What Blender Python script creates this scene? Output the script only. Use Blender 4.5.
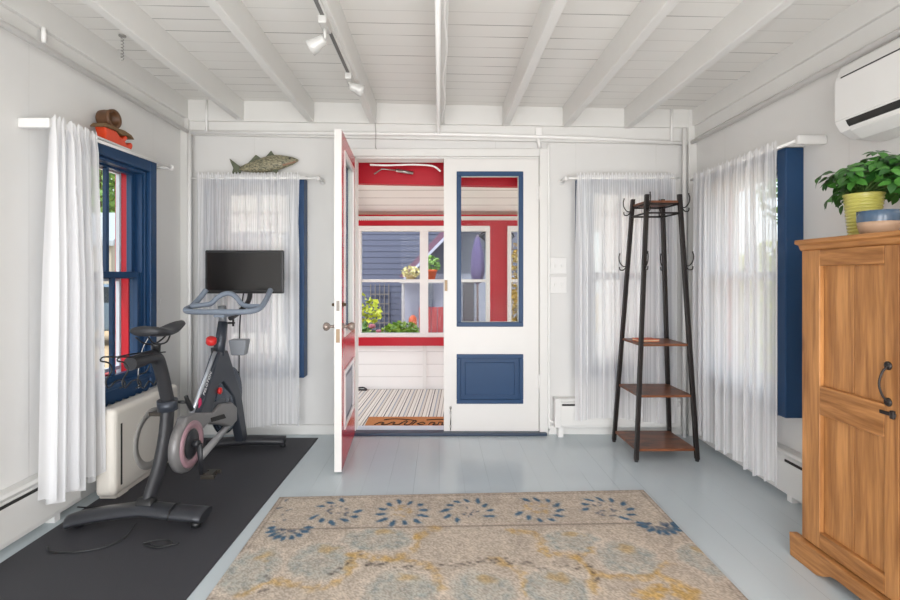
import bpy, bmesh, math, random
from mathutils import Vector, Matrix, noise
random.seed(7)
PI = math.pi
sc = bpy.context.scene
C = sc.collection
for o in list(bpy.data.objects):
    bpy.data.objects.remove(o)

# ------------------------------------------------------------------ camera, world, sun, big lights, exposure
F = 490.0; EYE = 1.16
cd = bpy.data.cameras.new('camera'); cam = bpy.data.objects.new('camera', cd); C.objects.link(cam)
cam.location = (0, 0, EYE); cam.rotation_euler = (PI/2, 0, 0)
cd.sensor_width = 36; cd.lens = F/900*36; cd.shift_x = 11/900; cd.shift_y = -24/900
cd.clip_start = 0.05; cd.clip_end = 200
sc.camera = cam

w = bpy.data.worlds.new('world'); sc.world = w; w.use_nodes = True
nt = w.node_tree; bg = nt.nodes['Background']
sky = nt.nodes.new('ShaderNodeTexSky'); sky.sky_type = 'NISHITA'; sky.sun_disc = False
sky.sun_elevation = math.radians(48); sky.sun_rotation = math.radians(200); sky.air_density = 0.8; sky.dust_density = 2.5
mixn = nt.nodes.new('ShaderNodeMix'); mixn.data_type = 'RGBA'; mixn.inputs[0].default_value = 0.62
mixn.inputs[7].default_value = (6.4, 6.5, 6.7, 1)
nt.links.new(sky.outputs[0], mixn.inputs[6]); nt.links.new(mixn.outputs[2], bg.inputs[0])
bg.inputs[1].default_value = 0.42

def lamp(name, kind, loc, rot, energy, color=(1, 1, 1), **kw):
    d = bpy.data.lights.new(name, kind); d.energy = energy; d.color = color
    for k, v in kw.items(): setattr(d, k, v)
    o = bpy.data.objects.new(name, d); C.objects.link(o); o.location = loc; o.rotation_euler = rot
    return o
lamp('sun', 'SUN', (0, -8, 12), (math.radians(42), 0, math.radians(-18)), 1.7, (1, .96, .88), angle=math.radians(1.5))
# fill lamps added behind the camera to light the room evenly
lamp('rear_fill', 'AREA', (-.95, -2.05, 1.30), (math.radians(92), 0, math.radians(-50)), 50, (.985, .99, 1), shape='RECTANGLE', size=1.7, size_y=1.9)
lamp('rear_fill', 'AREA', (.95, -2.05, 1.30), (math.radians(92), 0, math.radians(50)), 50, (.985, .99, 1), shape='RECTANGLE', size=1.7, size_y=1.9)
lamp('rear_ceiling_fill', 'AREA', (0.0, -1.0, .32), (math.radians(132), 0, 0), 72, (.985, .99, 1), shape='RECTANGLE', size=3.3, size_y=1.1)  # added lamp aimed upwards to brighten the ceiling
# fill lamps added at the two open porch ends to brighten the porch
lamp('porch_end_fill', 'AREA', (2.58, 4.45, 1.15), (0, math.radians(100), 0), 24, (1, .99, .97), shape='RECTANGLE', size=1.3, size_y=.9)
lamp('porch_end_fill', 'AREA', (-2.58, 4.45, 1.15), (0, math.radians(-100), 0), 24, (1, .99, .97), shape='RECTANGLE', size=1.3, size_y=.9)
sc.view_settings.view_transform = 'Standard'; sc.view_settings.look = 'None'
sc.view_settings.exposure = 0.0; sc.view_settings.gamma = 1; sc.view_settings.use_curve_mapping = False
try:
    sc.cycles.max_bounces = 10; sc.cycles.diffuse_bounces = 6; sc.cycles.transparent_max_bounces = 12
    sc.cycles.sample_clamp_indirect = 6
except Exception: pass

# ------------------------------------------------------------------ materials
def lin(c):
    if isinstance(c, str): c = [int(c[i:i+2], 16)/255 for i in (0, 2, 4)]
    return tuple((x/12.92 if x <= .04045 else ((x+.055)/1.055)**2.4) for x in c) + (1,)
_m = {}
def mat(name, col, rough=.5, metal=0, var=.06, scale=6, bump=0, bscale=60, stretch=(1, 1, 1), coat=0, spec=None):
    """paint / metal / cloth with a little procedural colour variation and optional fine bump"""
    if name in _m: return _m[name]
    m = bpy.data.materials.new(name); m.use_nodes = True; n = m.node_tree; b = n.nodes['Principled BSDF']
    c = lin(col)
    tc = n.nodes.new('ShaderNodeTexCoord'); mp = n.nodes.new('ShaderNodeMapping'); mp.inputs['Scale'].default_value = stretch
    n.links.new(tc.outputs['Object'], mp.inputs[0])
    nz = n.nodes.new('ShaderNodeTexNoise'); nz.inputs['Scale'].default_value = scale; nz.inputs['Detail'].default_value = 4
    n.links.new(mp.outputs[0], nz.inputs[0])
    mx = n.nodes.new('ShaderNodeMix'); mx.data_type = 'RGBA'
    mx.inputs[6].default_value = tuple(x*(1-var) for x in c[:3]) + (1,); mx.inputs[7].default_value = tuple(min(1, x*(1+var)) for x in c[:3]) + (1,)
    n.links.new(nz.outputs[0], mx.inputs[0]); n.links.new(mx.outputs[2], b.inputs['Base Color'])
    b.inputs['Roughness'].default_value = rough; b.inputs['Metallic'].default_value = metal
    if coat: b.inputs['Coat Weight'].default_value = coat; b.inputs['Coat Roughness'].default_value = .15
    if spec is not None: b.inputs['Specular IOR Level'].default_value = spec
    if bump:
        n2 = n.nodes.new('ShaderNodeTexNoise'); n2.inputs['Scale'].default_value = bscale; n.links.new(mp.outputs[0], n2.inputs[0])
        bp = n.nodes.new('ShaderNodeBump'); bp.inputs['Strength'].default_value = bump; bp.inputs['Distance'].default_value = .003
        n.links.new(n2.outputs[0], bp.inputs['Height']); n.links.new(bp.outputs[0], b.inputs['Normal'])
    _m[name] = m; return m

def plank_mat(name, col, line_col, axis, pitch, width=.03, mask=.45, rough=.5, offset=0, var=.04, spec=.5):
    """painted boards: thin seams at constant <axis>, broken up by noise"""
    if name in _m: return _m[name]
    m = mat(name, col, rough, var=var, scale=3); n = m.node_tree; b = n.nodes['Principled BSDF']
    b.inputs['Specular IOR Level'].default_value = spec
    base = b.inputs['Base Color'].links[0].from_socket
    tc = n.nodes.new('ShaderNodeTexCoord'); sp = n.nodes.new('ShaderNodeSeparateXYZ'); n.links.new(tc.outputs['Object'], sp.inputs[0])
    def math_(op, a, bb=None):
        x = n.nodes.new('ShaderNodeMath'); x.operation = op
        for i, v in enumerate((a, bb)):
            if v is None: continue
            if isinstance(v, (int, float)): x.inputs[i].default_value = v
            else: n.links.new(v, x.inputs[i])
        return x.outputs[0]
    s = math_('FRACT', math_('ADD', math_('DIVIDE', sp.outputs[axis], pitch), offset))
    d = math_('LESS_THAN', s, width)
    mp = n.nodes.new('ShaderNodeMapping'); sx = [1.2, 1.2, 1.2]; sx[axis] = 1/pitch*.9; mp.inputs['Scale'].default_value = sx
    n.links.new(tc.outputs['Object'], mp.inputs[0])
    nz = n.nodes.new('ShaderNodeTexNoise'); nz.inputs['Scale'].default_value = 1.0; n.links.new(mp.outputs[0], nz.inputs[0])
    k = math_('MULTIPLY', d, math_('MULTIPLY', math_('SUBTRACT', nz.outputs[0], mask), 6)); k = math_('MINIMUM', math_('MAXIMUM', k, math_('MULTIPLY', d, .25)), 1)
    mx = n.nodes.new('ShaderNodeMix'); mx.data_type = 'RGBA'; mx.inputs[7].default_value = lin(line_col)
    n.links.new(k, mx.inputs[0]); n.links.new(base, mx.inputs[6]); n.links.new(mx.outputs[2], b.inputs['Base Color'])
    bp = n.nodes.new('ShaderNodeBump'); bp.inputs['Strength'].default_value = .5; bp.inputs['Distance'].default_value = .002; bp.invert = True
    n.links.new(d, bp.inputs['Height']); n.links.new(bp.outputs[0], b.inputs['Normal'])
    return m

def wood_mat(name, c1, c2, grain=(14, 14, 1.2), rough=.5, knots=True, bands=None):
    if name in _m: return _m[name]
    m = bpy.data.materials.new(name); m.use_nodes = True; n = m.node_tree; b = n.nodes['Principled BSDF']
    tc = n.nodes.new('ShaderNodeTexCoord'); mp = n.nodes.new('ShaderNodeMapping'); mp.inputs['Scale'].default_value = grain
    n.links.new(tc.outputs['Object'], mp.inputs[0])
    nz = n.nodes.new('ShaderNodeTexNoise'); nz.inputs['Scale'].default_value = 2.2; nz.inputs['Detail'].default_value = 6; nz.inputs['Distortion'].default_value = .6
    n.links.new(mp.outputs[0], nz.inputs[0])
    n3 = n.nodes.new('ShaderNodeTexNoise'); n3.inputs['Scale'].default_value = 9; n3.inputs['Detail'].default_value = 3; n.links.new(mp.outputs[0], n3.inputs[0])
    add = n.nodes.new('ShaderNodeMath'); add.operation = 'MULTIPLY_ADD'; add.inputs[1].default_value = .35
    n.links.new(n3.outputs[0], add.inputs[0]); n.links.new(nz.outputs[0], add.inputs[2])
    cr = n.nodes.new('ShaderNodeValToRGB'); cr.color_ramp.elements[0].position = .48; cr.color_ramp.elements[1].position = .86
    cr.color_ramp.elements[0].color = lin(c2); cr.color_ramp.elements[1].color = lin(c1)
    n.links.new(add.outputs[0], cr.inputs[0]); out = cr.outputs[0]
    if knots:
        v = n.nodes.new('ShaderNodeTexVoronoi'); v.inputs['Scale'].default_value = 6; mk = n.nodes.new('ShaderNodeMapping'); mk.inputs['Scale'].default_value = (1, 1, .55)
        n.links.new(tc.outputs['Object'], mk.inputs[0]); n.links.new(mk.outputs[0], v.inputs[0])
        cr2 = n.nodes.new('ShaderNodeValToRGB'); cr2.color_ramp.elements[0].position = .05; cr2.color_ramp.elements[1].position = .17
        cr2.color_ramp.elements[0].color = (.42, .35, .3, 1); cr2.color_ramp.elements[1].color = (1, 1, 1, 1)
        n.links.new(v.outputs['Distance'], cr2.inputs[0])
        mu = n.nodes.new('ShaderNodeMix'); mu.data_type = 'RGBA'; mu.blend_type = 'MULTIPLY'; mu.inputs[0].default_value = .8
        n.links.new(out, mu.inputs[6]); n.links.new(cr2.outputs[0], mu.inputs[7]); out = mu.outputs[2]
    n.links.new(out, b.inputs['Base Color']); b.inputs['Roughness'].default_value = rough
    bp = n.nodes.new('ShaderNodeBump'); bp.inputs['Strength'].default_value = .15; bp.inputs['Distance'].default_value = .002
    n.links.new(nz.outputs[0], bp.inputs['Height']); n.links.new(bp.outputs[0], b.inputs['Normal'])
    _m[name] = m; return m

def sheer_mat(name, uvscale=1):
    m = bpy.data.materials.new(name); m.use_nodes = True; n = m.node_tree
    n.nodes.remove(n.nodes['Principled BSDF']); out = n.nodes['Material Output']
    uv = n.nodes.new('ShaderNodeUVMap'); sp = n.nodes.new('ShaderNodeSeparateXYZ'); n.links.new(uv.outputs[0], sp.inputs[0])
    mu = n.nodes.new('ShaderNodeMath'); mu.operation = 'MULTIPLY'; mu.inputs[1].default_value = 6.2832/.021; n.links.new(sp.outputs[0], mu.inputs[0])
    si = n.nodes.new('ShaderNodeMath'); si.operation = 'SINE'; n.links.new(mu.outputs[0], si.inputs[0])
    mr = n.nodes.new('ShaderNodeMapRange'); mr.inputs[1].default_value = -1; mr.inputs[2].default_value = 1; mr.inputs[3].default_value = .05; mr.inputs[4].default_value = .25
    n.links.new(si.outputs[0], mr.inputs[0])
    df = n.nodes.new('ShaderNodeBsdfDiffuse'); df.inputs[0].default_value = (.93, .93, .94, 1)
    tl = n.nodes.new('ShaderNodeBsdfTranslucent'); tl.inputs[0].default_value = (.97, .97, .98, 1)
    tp = n.nodes.new('ShaderNodeBsdfTransparent')
    m1 = n.nodes.new('ShaderNodeMixShader'); m1.inputs[0].default_value = .5; n.links.new(df.outputs[0], m1.inputs[1]); n.links.new(tl.outputs[0], m1.inputs[2])
    m2 = n.nodes.new('ShaderNodeMixShader'); n.links.new(mr.outputs[0], m2.inputs[0]); n.links.new(m1.outputs[0], m2.inputs[1]); n.links.new(tp.outputs[0], m2.inputs[2])
    n.links.new(m2.outputs[0], out.inputs[0])
    return m
def glass_mat():
    m = bpy.data.materials.new('window_glass'); m.use_nodes = True; n = m.node_tree
    n.nodes.remove(n.nodes['Principled BSDF']); out = n.nodes['Material Output']
    tp = n.nodes.new('ShaderNodeBsdfTransparent'); tp.inputs[0].default_value = (.95, .97, .96, 1)
    gl = n.nodes.new('ShaderNodeBsdfGlossy'); gl.inputs['Roughness'].default_value = .03
    lw = n.nodes.new('ShaderNodeLayerWeight'); lw.inputs[0].default_value = .5
    pw = n.nodes.new('ShaderNodeMath'); pw.operation = 'POWER'; pw.inputs[1].default_value = 4; n.links.new(lw.outputs['Facing'], pw.inputs[0])
    fr = n.nodes.new('ShaderNodeMath'); fr.operation = 'MULTIPLY_ADD'; fr.inputs[1].default_value = .15; fr.inputs[2].default_value = .003; n.links.new(pw.outputs[0], fr.inputs[0])
    mx = n.nodes.new('ShaderNodeMixShader'); n.links.new(fr.outputs[0], mx.inputs[0]); n.links.new(tp.outputs[0], mx.inputs[1]); n.links.new(gl.outputs[0], mx.inputs[2])
    n.links.new(mx.outputs[0], out.inputs[0]); return m
def leaf_mat(name, c1, c2):
    if name in _m: return _m[name]
    m = mat(name, c1, .45, var=0); n = m.node_tree; b = n.nodes['Principled BSDF']
    g = n.nodes.new('ShaderNodeNewGeometry'); mx = n.nodes.new('ShaderNodeMix'); mx.data_type = 'RGBA'
    mx.inputs[6].default_value = lin(c1); mx.inputs[7].default_value = lin(c2)
    n.links.new(g.outputs['Random Per Island'], mx.inputs[0]); n.links.new(mx.outputs[2], b.inputs['Base Color'])
    return m

WALL = plank_mat('painted_wall_boards', 'D5D4D2', 'C4C2BF', 2, .62, .006, .5, .55)
WALLX = plank_mat('painted_wall_boards_back', 'D5D4D2', 'C8C6C3', 0, .59, .006, .5, .55, offset=.3)
WALLY = plank_mat('wall_boards_side_lightened', 'DEDDDB', 'C4C2BF', 1, .97, .004, .5, .55, offset=.42)  # side wall colour lightened to make up for the weak light there
CEIL = plank_mat('ceiling_boards', 'E4E2DE', '8A8782', 1, .118, .045, .43, .45)
WHITE = mat('white_gloss_paint', 'DFDEDC', .35, var=.02)
TRIM = mat('white_trim_paint', 'DCDBD8', .4, var=.03)
BLUE = mat('navy_blue_paint', '1B3E64', .42, var=.05, spec=.35)
RED = mat('porch_red_paint', 'B51428', .4, var=.06, spec=.3)
REDD = mat('door_red_paint', 'C8283A', .22, var=.05)
FLOOR = plank_mat('painted_floor', 'BEC8CD', '9FAAB0', 0, .14, .012, .42, .2, var=.05)
DKBLUE = mat('dark_blue_threshold', '27374C', .4)
GLASS = glass_mat()
BLACK = mat('black_plastic', '1E1F21', .35, var=.1)
MBLACK = mat('black_metal', '2A2524', .4, .5, var=.15)
PIPE = mat('painted_pipe', 'EFEEEC', .35, var=.02)

# ------------------------------------------------------------------ mesh helpers
ORG = {}
def root_loc(p):
    return ORG.get(p.name, Vector((0, 0, 0))) if p else Vector((0, 0, 0))
def obj(name, bm, m, parent=None, smooth=False, bevel=0, seg=2, sub=0, org=None):
    """link a bmesh (world coordinates) as ONE mesh object, with its origin at its own base"""
    bmesh.ops.recalc_face_normals(bm, faces=bm.faces)
    vs = [v.co.copy() for v in bm.verts]
    if org is None:
        lo = Vector([min(v[i] for v in vs) for i in range(3)]); hi = Vector([max(v[i] for v in vs) for i in range(3)])
        org = Vector(((lo.x+hi.x)/2, (lo.y+hi.y)/2, lo.z))
    org = Vector(org)
    bm.transform(Matrix.Translation(-org))
    me = bpy.data.meshes.new(name); bm.to_mesh(me); bm.free()
    ms = m if isinstance(m, (list, tuple)) else [m]
    for x in ms: me.materials.append(x)
    o = bpy.data.objects.new(name, me); C.objects.link(o)
    if parent: o.parent = parent
    o.location = org - root_loc(parent); ORG[o.name] = org
    if smooth:
        for p in me.polygons: p.use_smooth = True
        if smooth != 'full':
            md = None
            try: me.set_sharp_from_angle(angle=math.radians(40))
            except Exception: pass
    if bevel:
        b = o.modifiers.new('bevel', 'BEVEL'); b.width = bevel; b.segments = seg; b.limit_method = 'ANGLE'; b.angle_limit = math.radians(35); b.harden_normals = False
    if sub:
        s = o.modifiers.new('sub', 'SUBSURF'); s.levels = sub; s.render_levels = sub
    return o
def thing(name, label, cat, loc, group=None, kind=None):
    o = bpy.data.objects.new(name, None); C.objects.link(o); o.location = loc; o.empty_display_size = .1
    ORG[o.name] = Vector(loc)
    if kind: o['kind'] = kind
    if label: o['label'] = label
    if cat: o['category'] = cat
    if group: o['group'] = group
    return o
def tag(o, label, cat, group=None, kind=None):
    o['label'] = label; o['category'] = cat
    if group: o['group'] = group
    if kind: o['kind'] = kind
    return o
def struct(name, bm, m, **kw):
    o = obj(name, bm, m, **kw); o['kind'] = 'structure'; return o
def nb(): return bmesh.new()
def box(bm, x0, x1, y0, y1, z0, z1, mi=0, M=None):
    P = [(x0, y0, z0), (x1, y0, z0), (x1, y1, z0), (x0, y1, z0), (x0, y0, z1), (x1, y0, z1), (x1, y1, z1), (x0, y1, z1)]
    return hexa(bm, P, mi, M)
def hexa(bm, P, mi=0, M=None):
    vs = [bm.verts.new((M @ Vector(p)) if M else p) for p in P]
    for f in ((0, 3, 2, 1), (4, 5, 6, 7), (0, 1, 5, 4), (1, 2, 6, 5), (2, 3, 7, 6), (3, 0, 4, 7)):
        fc = bm.faces.new([vs[i] for i in f]); fc.material_index = mi
    return bm
def B(*a, **k): return box(nb(), *a, **k)
def tube(bm, pts, r, seg=12, cap=True, closed=False, mi=0, flat=(1, 1), up=None):
    pts = [Vector(p) for p in pts]; n = len(pts); rings = []
    rs = r if isinstance(r, (list, tuple)) else [r]*n
    ref = Vector(up) if up else None; prev = None
    for i, p in enumerate(pts):
        if closed: t = (pts[(i+1) % n]-pts[i-1]).normalized()
        else: t = (pts[min(i+1, n-1)]-pts[max(i-1, 0)]).normalized()
        if ref is not None: a = ref - t*ref.dot(t)
        elif prev is None:
            a = Vector((0, 0, 1)) if abs(t.z) < .9 else Vector((1, 0, 0)); a = a - t*a.dot(t)
        else: a = prev - t*prev.dot(t)
        if a.length < 1e-6: a = Vector((1, 0, 0)) - t*t.x
        a.normalize(); prev = a; b = t.cross(a)
        rings.append([bm.verts.new(p + (a*math.cos(2*PI*k/seg)*flat[0] + b*math.sin(2*PI*k/seg)*flat[1])*rs[i]) for k in range(seg)])
    m = n if closed else n-1
    for i in range(m):
        A, Bq = rings[i], rings[(i+1) % n]
        for k in range(seg):
            f = bm.faces.new((A[k], A[(k+1) % seg], Bq[(k+1) % seg], Bq[k])); f.material_index = mi; f.smooth = True
    if cap and not closed:
        for q in (rings[0][::-1], rings[-1]):
            f = bm.faces.new(q); f.material_index = mi
    return bm
def lathe(bm, prof, c=(0, 0, 0), seg=32, axis=(0, 0, 1), mi=0, M=None):
    ax = Vector(axis).normalized(); q = Vector((0, 0, 1)).rotation_difference(ax).to_matrix().to_4x4()
    T = Matrix.Translation(Vector(c)) @ q
    rings = []
    for r, z in prof:
        if r < 1e-5: rings.append([bm.verts.new(T @ Vector((0, 0, z)))])
        else: rings.append([bm.verts.new(T @ Vector((r*math.cos(2*PI*k/seg), r*math.sin(2*PI*k/seg), z))) for k in range(seg)])
    for A, Bq in zip(rings, rings[1:]):
        for k in range(seg):
            k2 = (k+1) % seg
            if len(A) == 1 and len(Bq) == 1: continue
            if len(A) == 1: f = bm.faces.new((A[0], Bq[k], Bq[k2]))
            elif len(Bq) == 1: f = bm.faces.new((A[k], A[k2], Bq[0]))
            else: f = bm.faces.new((A[k], A[k2], Bq[k2], Bq[k]))
            f.smooth = True; f.material_index = mi
    return bm
def prism(bm, poly, d0, d1, fn, mi=0):
    """extrude polygon [(a,b)] between depths; fn(a,b,d)->xyz"""
    A = [bm.verts.new(fn(a, b, d0)) for a, b in poly]; Bq = [bm.verts.new(fn(a, b, d1)) for a, b in poly]
    n = len(poly)
    bm.faces.new(A[::-1]).material_index = mi; bm.faces.new(Bq).material_index = mi
    for i in range(n): bm.faces.new((A[i], A[(i+1) % n], Bq[(i+1) % n], Bq[i])).material_index = mi
    return bm
def smooth_path(pts, k=6, closed=False):
    P = [Vector(p) for p in pts]; n = len(P); out = []
    for i in range(n if closed else n-1):
        if closed: a, b, c, d = P[i-1], P[i], P[(i+1) % n], P[(i+2) % n]
        else: a, b, c, d = P[max(i-1, 0)], P[i], P[i+1], P[min(i+2, n-1)]
        for j in range(k):
            t = j/k
            out.append(.5*((2*b) + (c-a)*t + (2*a-5*b+4*c-d)*t*t + (3*b-a-3*c+d)*t**3))
    if not closed: out.append(P[-1])
    return out
def leaves(bm, n, centre, rad, size, shell=.55, zmin=None, flat=.5, xmax=None):
    c = Vector(centre)
    for i in range(n):
        while True:
            v = Vector([random.uniform(-1, 1) for _ in range(3)])
            if shell < v.length < 1: break
        p = c + Vector((v.x*rad[0], v.y*rad[1], v.z*rad[2]))
        if zmin is not None and p.z < zmin: continue
        if xmax is not None and p.x > xmax: p.x = xmax - random.random()*.03
        d = Vector([random.gauss(0, 1) for _ in range(3)]); d.z *= flat; d.normalize()
        s = d.cross(Vector((random.gauss(0, 1), random.gauss(0, 1), random.gauss(0, 1)))).normalized()
        L = size*random.uniform(.6, 1.3); W = L*.36; nn = d.cross(s)*L*.12
        q = [p-d*L*.5, p-d*L*.05+s*W+nn, p+d*L*.5, p-d*L*.05-s*W+nn]
        vs = [bm.verts.new(x) for x in q]; bm.faces.new(vs)
    return bm
class BMWrap: pass
def text_bm(txt, size, depth, M):
    """writing as a mesh, laid in the local XY plane and moved by M"""
    cu = bpy.data.curves.new('writing', 'FONT'); cu.body = txt; cu.size = size; cu.extrude = depth; cu.align_x = 'CENTER'; cu.align_y = 'CENTER'
    cu.resolution_u = 3
    o = bpy.data.objects.new('writing', cu); C.objects.link(o)
    dg = bpy.context.evaluated_depsgraph_get(); me = bpy.data.meshes.new_from_object(o.evaluated_get(dg))
    bm = nb(); bm.from_mesh(me); bm.transform(M)
    bpy.data.objects.remove(o); bpy.data.curves.remove(cu); bpy.data.meshes.remove(me)
    return bm

# ------------------------------------------------------------------ room shell
XL, XR, YB, YR = -1.87, 1.87, 3.60, -2.2
struct('floor', B(XL-.15, XR+.15, YR, YB-.001, -.12, 0), FLOOR)
def ceil_z(x): return 2.403 - .0201*x
bm = nb(); P = []
for z in (0, .06):
    P += [(x, y, ceil_z(x)+z) for x, y in ((XL-.12, YR), (XR+.12, YR), (XR+.12, YB+.13), (XL-.12, YB+.13))]
hexa(bm, P); struct('ceiling', bm, CEIL)
def wall(name, fn, u0, u1, z1, holes, t, m):
    """boards between holes; fn(u, n, z)->xyz, n<0 goes outwards"""
    bm = nb(); us = sorted({u0, u1} | {h[0] for h in holes} | {h[1] for h in holes})
    for a, b in zip(us, us[1:]):
        zs = [(0, z1)]
        for h in holes:
            if h[0] <= a and b <= h[1]:
                zs = [(0, h[2]), (h[3], z1)]
        for z0, zz in zs:
            if zz-z0 < .001: continue
            hexa(bm, [fn(a, -t, z0), fn(b, -t, z0), fn(b, 0, z0), fn(a, 0, z0), fn(a, -t, zz), fn(b, -t, zz), fn(b, 0, zz), fn(a, 0, zz)])
    bmesh.ops.remove_doubles(bm, verts=bm.verts, dist=1e-5)
    return struct(name, bm, m)
fb = lambda u, n, z: (u, YB-n, z)
fl = lambda u, n, z: (XL+n, u, z)
fr = lambda u, n, z: (XR-n, u, z)
T = .13
HB = [(-1.595, -1.05, .52, 1.80), (1.085, 1.575, .52, 1.80)]
wall('wall_back', fb, XL-T, XR+T, 2.44, HB + [(-.625, .735, 0.0, 2.035)], T, WALLX)
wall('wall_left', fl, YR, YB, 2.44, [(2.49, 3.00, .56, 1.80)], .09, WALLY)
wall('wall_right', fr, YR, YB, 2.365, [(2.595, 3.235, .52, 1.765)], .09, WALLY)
# unseen rear wall behind the camera, its wide opening made up to admit light
bm = nb(); box(bm, XL, -1.65, YR-T, YR, 0, 2.36); box(bm, 1.65, XR, YR-T, YR, 0, 2.36); box(bm, -1.65, 1.65, YR-T, YR, 2.2, 2.36)
struct('wall_rear', bm, WALL)

# beams
for x in (-1.44, -.93, -.477, .015, .485, .922, 1.368):
    bm = nb(); zt = ceil_z(x)+.01; zb = zt-.155
    hexa(bm, [(x-.024, YR, zb), (x+.024, YR, zb), (x+.024, YB-.045, zb), (x-.024, YB-.045, zb), (x-.024, YR, zt), (x+.024, YR, zt), (x+.024, YB-.045, zt), (x-.024, YB-.045, zt)])
    k = (-1.44, -.93, -.477, .015, .485, .922, 1.368).index(x)+1
    struct('trim_%d' % k, bm, TRIM, bevel=.003, seg=1)
def slant(x0, x1, y0, y1, za0, za1, zb0, zb1):
    """board running along X whose bottom/top go from za0/za1 at x0 to zb0/zb1 at x1"""
    return hexa(nb(), [(x0, y0, za0), (x1, y0, zb0), (x1, y1, zb0), (x0, y1, za0), (x0, y0, za1), (x1, y0, zb1), (x1, y1, zb1), (x0, y1, za1)])
struct('trim_8', slant(XL, XR, YB-.045, YB, 2.29, 2.45, 2.235, 2.37), TRIM)
struct('trim_9', slant(XL, XR, YB-.03, YB, 2.19, 2.29, 2.12, 2.235), TRIM, bevel=.003)
# plates along both side walls
struct('trim_10', B(XR-.035, XR, YR, YB-.045, 2.245, 2.40), TRIM, bevel=.003)
struct('trim_11', B(XR-.018, XR, YR, YB-.045, 2.16, 2.245), TRIM, bevel=.002)
struct('trim_12', B(XL, XL+.05, YR, YB-.045, 2.30, 2.46), TRIM, bevel=.003)
struct('trim_13', B(XL, XL+.028, YR, YB-.045, 2.225, 2.30), TRIM, bevel=.002)
# corner posts
struct('trim_14', B(XL, XL+.055, YB-.06, YB-.03, 0, 2.30), TRIM, bevel=.003)
struct('trim_15', B(XR-.06, XR, YB-.05, YB-.03, 0, 2.36), TRIM, bevel=.003)
# baseboards
struct('baseboard_back_left', B(XL+.05, -.71, YB-.02, YB, 0, .07), TRIM, bevel=.004)
struct('baseboard_back_right', B(.80, XR-.07, YB-.015, YB, 0, .065), TRIM, bevel=.004)
struct('baseboard_left', B(XL, XL+.02, YR, YB-.06, 0, .09), TRIM, bevel=.004)
struct('baseboard_right', B(XR-.02, XR, YR, YB-.06, 0, .09), TRIM, bevel=.004)

# door frame
DL, DR, DT = -.625, .735, 2.035
bm = nb()
box(bm, DR, DR+.06, YB-.025, YB, 0, DT+.055); box(bm, DL-.06, DL, YB-.02, YB, 0, DT+.055); box(bm, DL, DR, YB-.025, YB, DT, DT+.055)
struct('door_frame', bm, TRIM, bevel=.004)
bm = nb(); box(bm, DR-.001, DR+.02, YB+.001, YB+T, 0, DT); box(bm, DL-.02, DL+.012, YB+.001, YB+T, 0, DT); box(bm, DL, DR, YB+.001, YB+T, DT-.012, DT)
struct('door_jamb', bm, TRIM)
struct('door_threshold', B(DL-.05, DR+.05, YB-.055, YB+.03, .0, .022), DKBLUE, bevel=.006)
struct('door_sill', B(DL, DR, YB+.03, YB+T+.02, -.02, .016), mat('pale_sill_paint', 'BFC9D6', .35), bevel=.003)

def frame_bars(bm, M, x0, x1, z0, z1, wdt, y0, y1, mi=0):
    for a in ((x0, x1, z0, z0+wdt), (x0, x1, z1-wdt, z1), (x0, x0+wdt, z0+wdt, z1-wdt), (x1-wdt, x1, z0+wdt, z1-wdt)):
        box(bm, a[0], a[1], y0, y1, a[2], a[3], mi, M)
def door_leaf(name, M, W, face, trim_in, trim_out, panel_in, panel_out, knob):
    """local: x from hinge 0..W, y 0 = room face when closed (+y outwards), z up"""
    r = thing(name, None, None, M @ Vector((0, 0, 0)), kind='structure')
    gx0, gx1 = .105, W-.125; H = 2.02
    if knob == 'none': gx0, gx1 = .125, W-.105
    t = .042; bm = nb()
    for a in ((0, W, .012, .235), (0, W, .575, .80), (0, W, 1.915, H), (0, gx0, .235, .575), (gx1, W, .235, .575), (0, gx0, .80, 1.915), (gx1, W, .80, 1.915)):
        box(bm, a[0], a[1], 0, t, a[2], a[3], 0, M)
    for f in bm.faces: f.material_index = 0
    bmesh.ops.recalc_face_normals(bm, faces=bm.faces)
    ny = (M.to_3x3() @ Vector((0, 1, 0))).normalized()
    for f in bm.faces:
        if f.normal.dot(ny) > .9: f.material_index = 1
    obj('leaf_frame', bm, [face, trim_out['face']], r)
    for side, (tr, pn) in enumerate(((trim_in, panel_in), (trim_out['trim'], panel_out))):
        ya, yb = ((-.008, .006), (t-.006, t+.008))[side]
        bm = nb(); frame_bars(bm, M, gx0-.012, gx1+.012, .788, 1.927, .034, ya, yb)
        obj('glazing_moulding', bm, tr, r, bevel=.004)
        bm = nb(); frame_bars(bm, M, gx0-.012, gx1+.012, .223, .587, .030, ya, yb)
        obj('panel_moulding', bm, tr, r, bevel=.004)
        ym = ((.008, .02), (t-.02, t-.008))[side]
        bm = nb(); box(bm, gx0, gx1, ym[0], ym[1], .235, .575, 0, M)
        yq = ((.002, .01), (t-.01, t-.002))[side]
        box(bm, gx0+.05, gx1-.05, yq[0], yq[1], .285, .525, 0, M)
        obj('door_panel', bm, pn, r, bevel=.004)
    bm = nb(); box(bm, gx0-.005, gx1+.005, t/2-.002, t/2+.002, .795, 1.92, 0, M); obj('glass', bm, GLASS, r)
    return r
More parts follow.
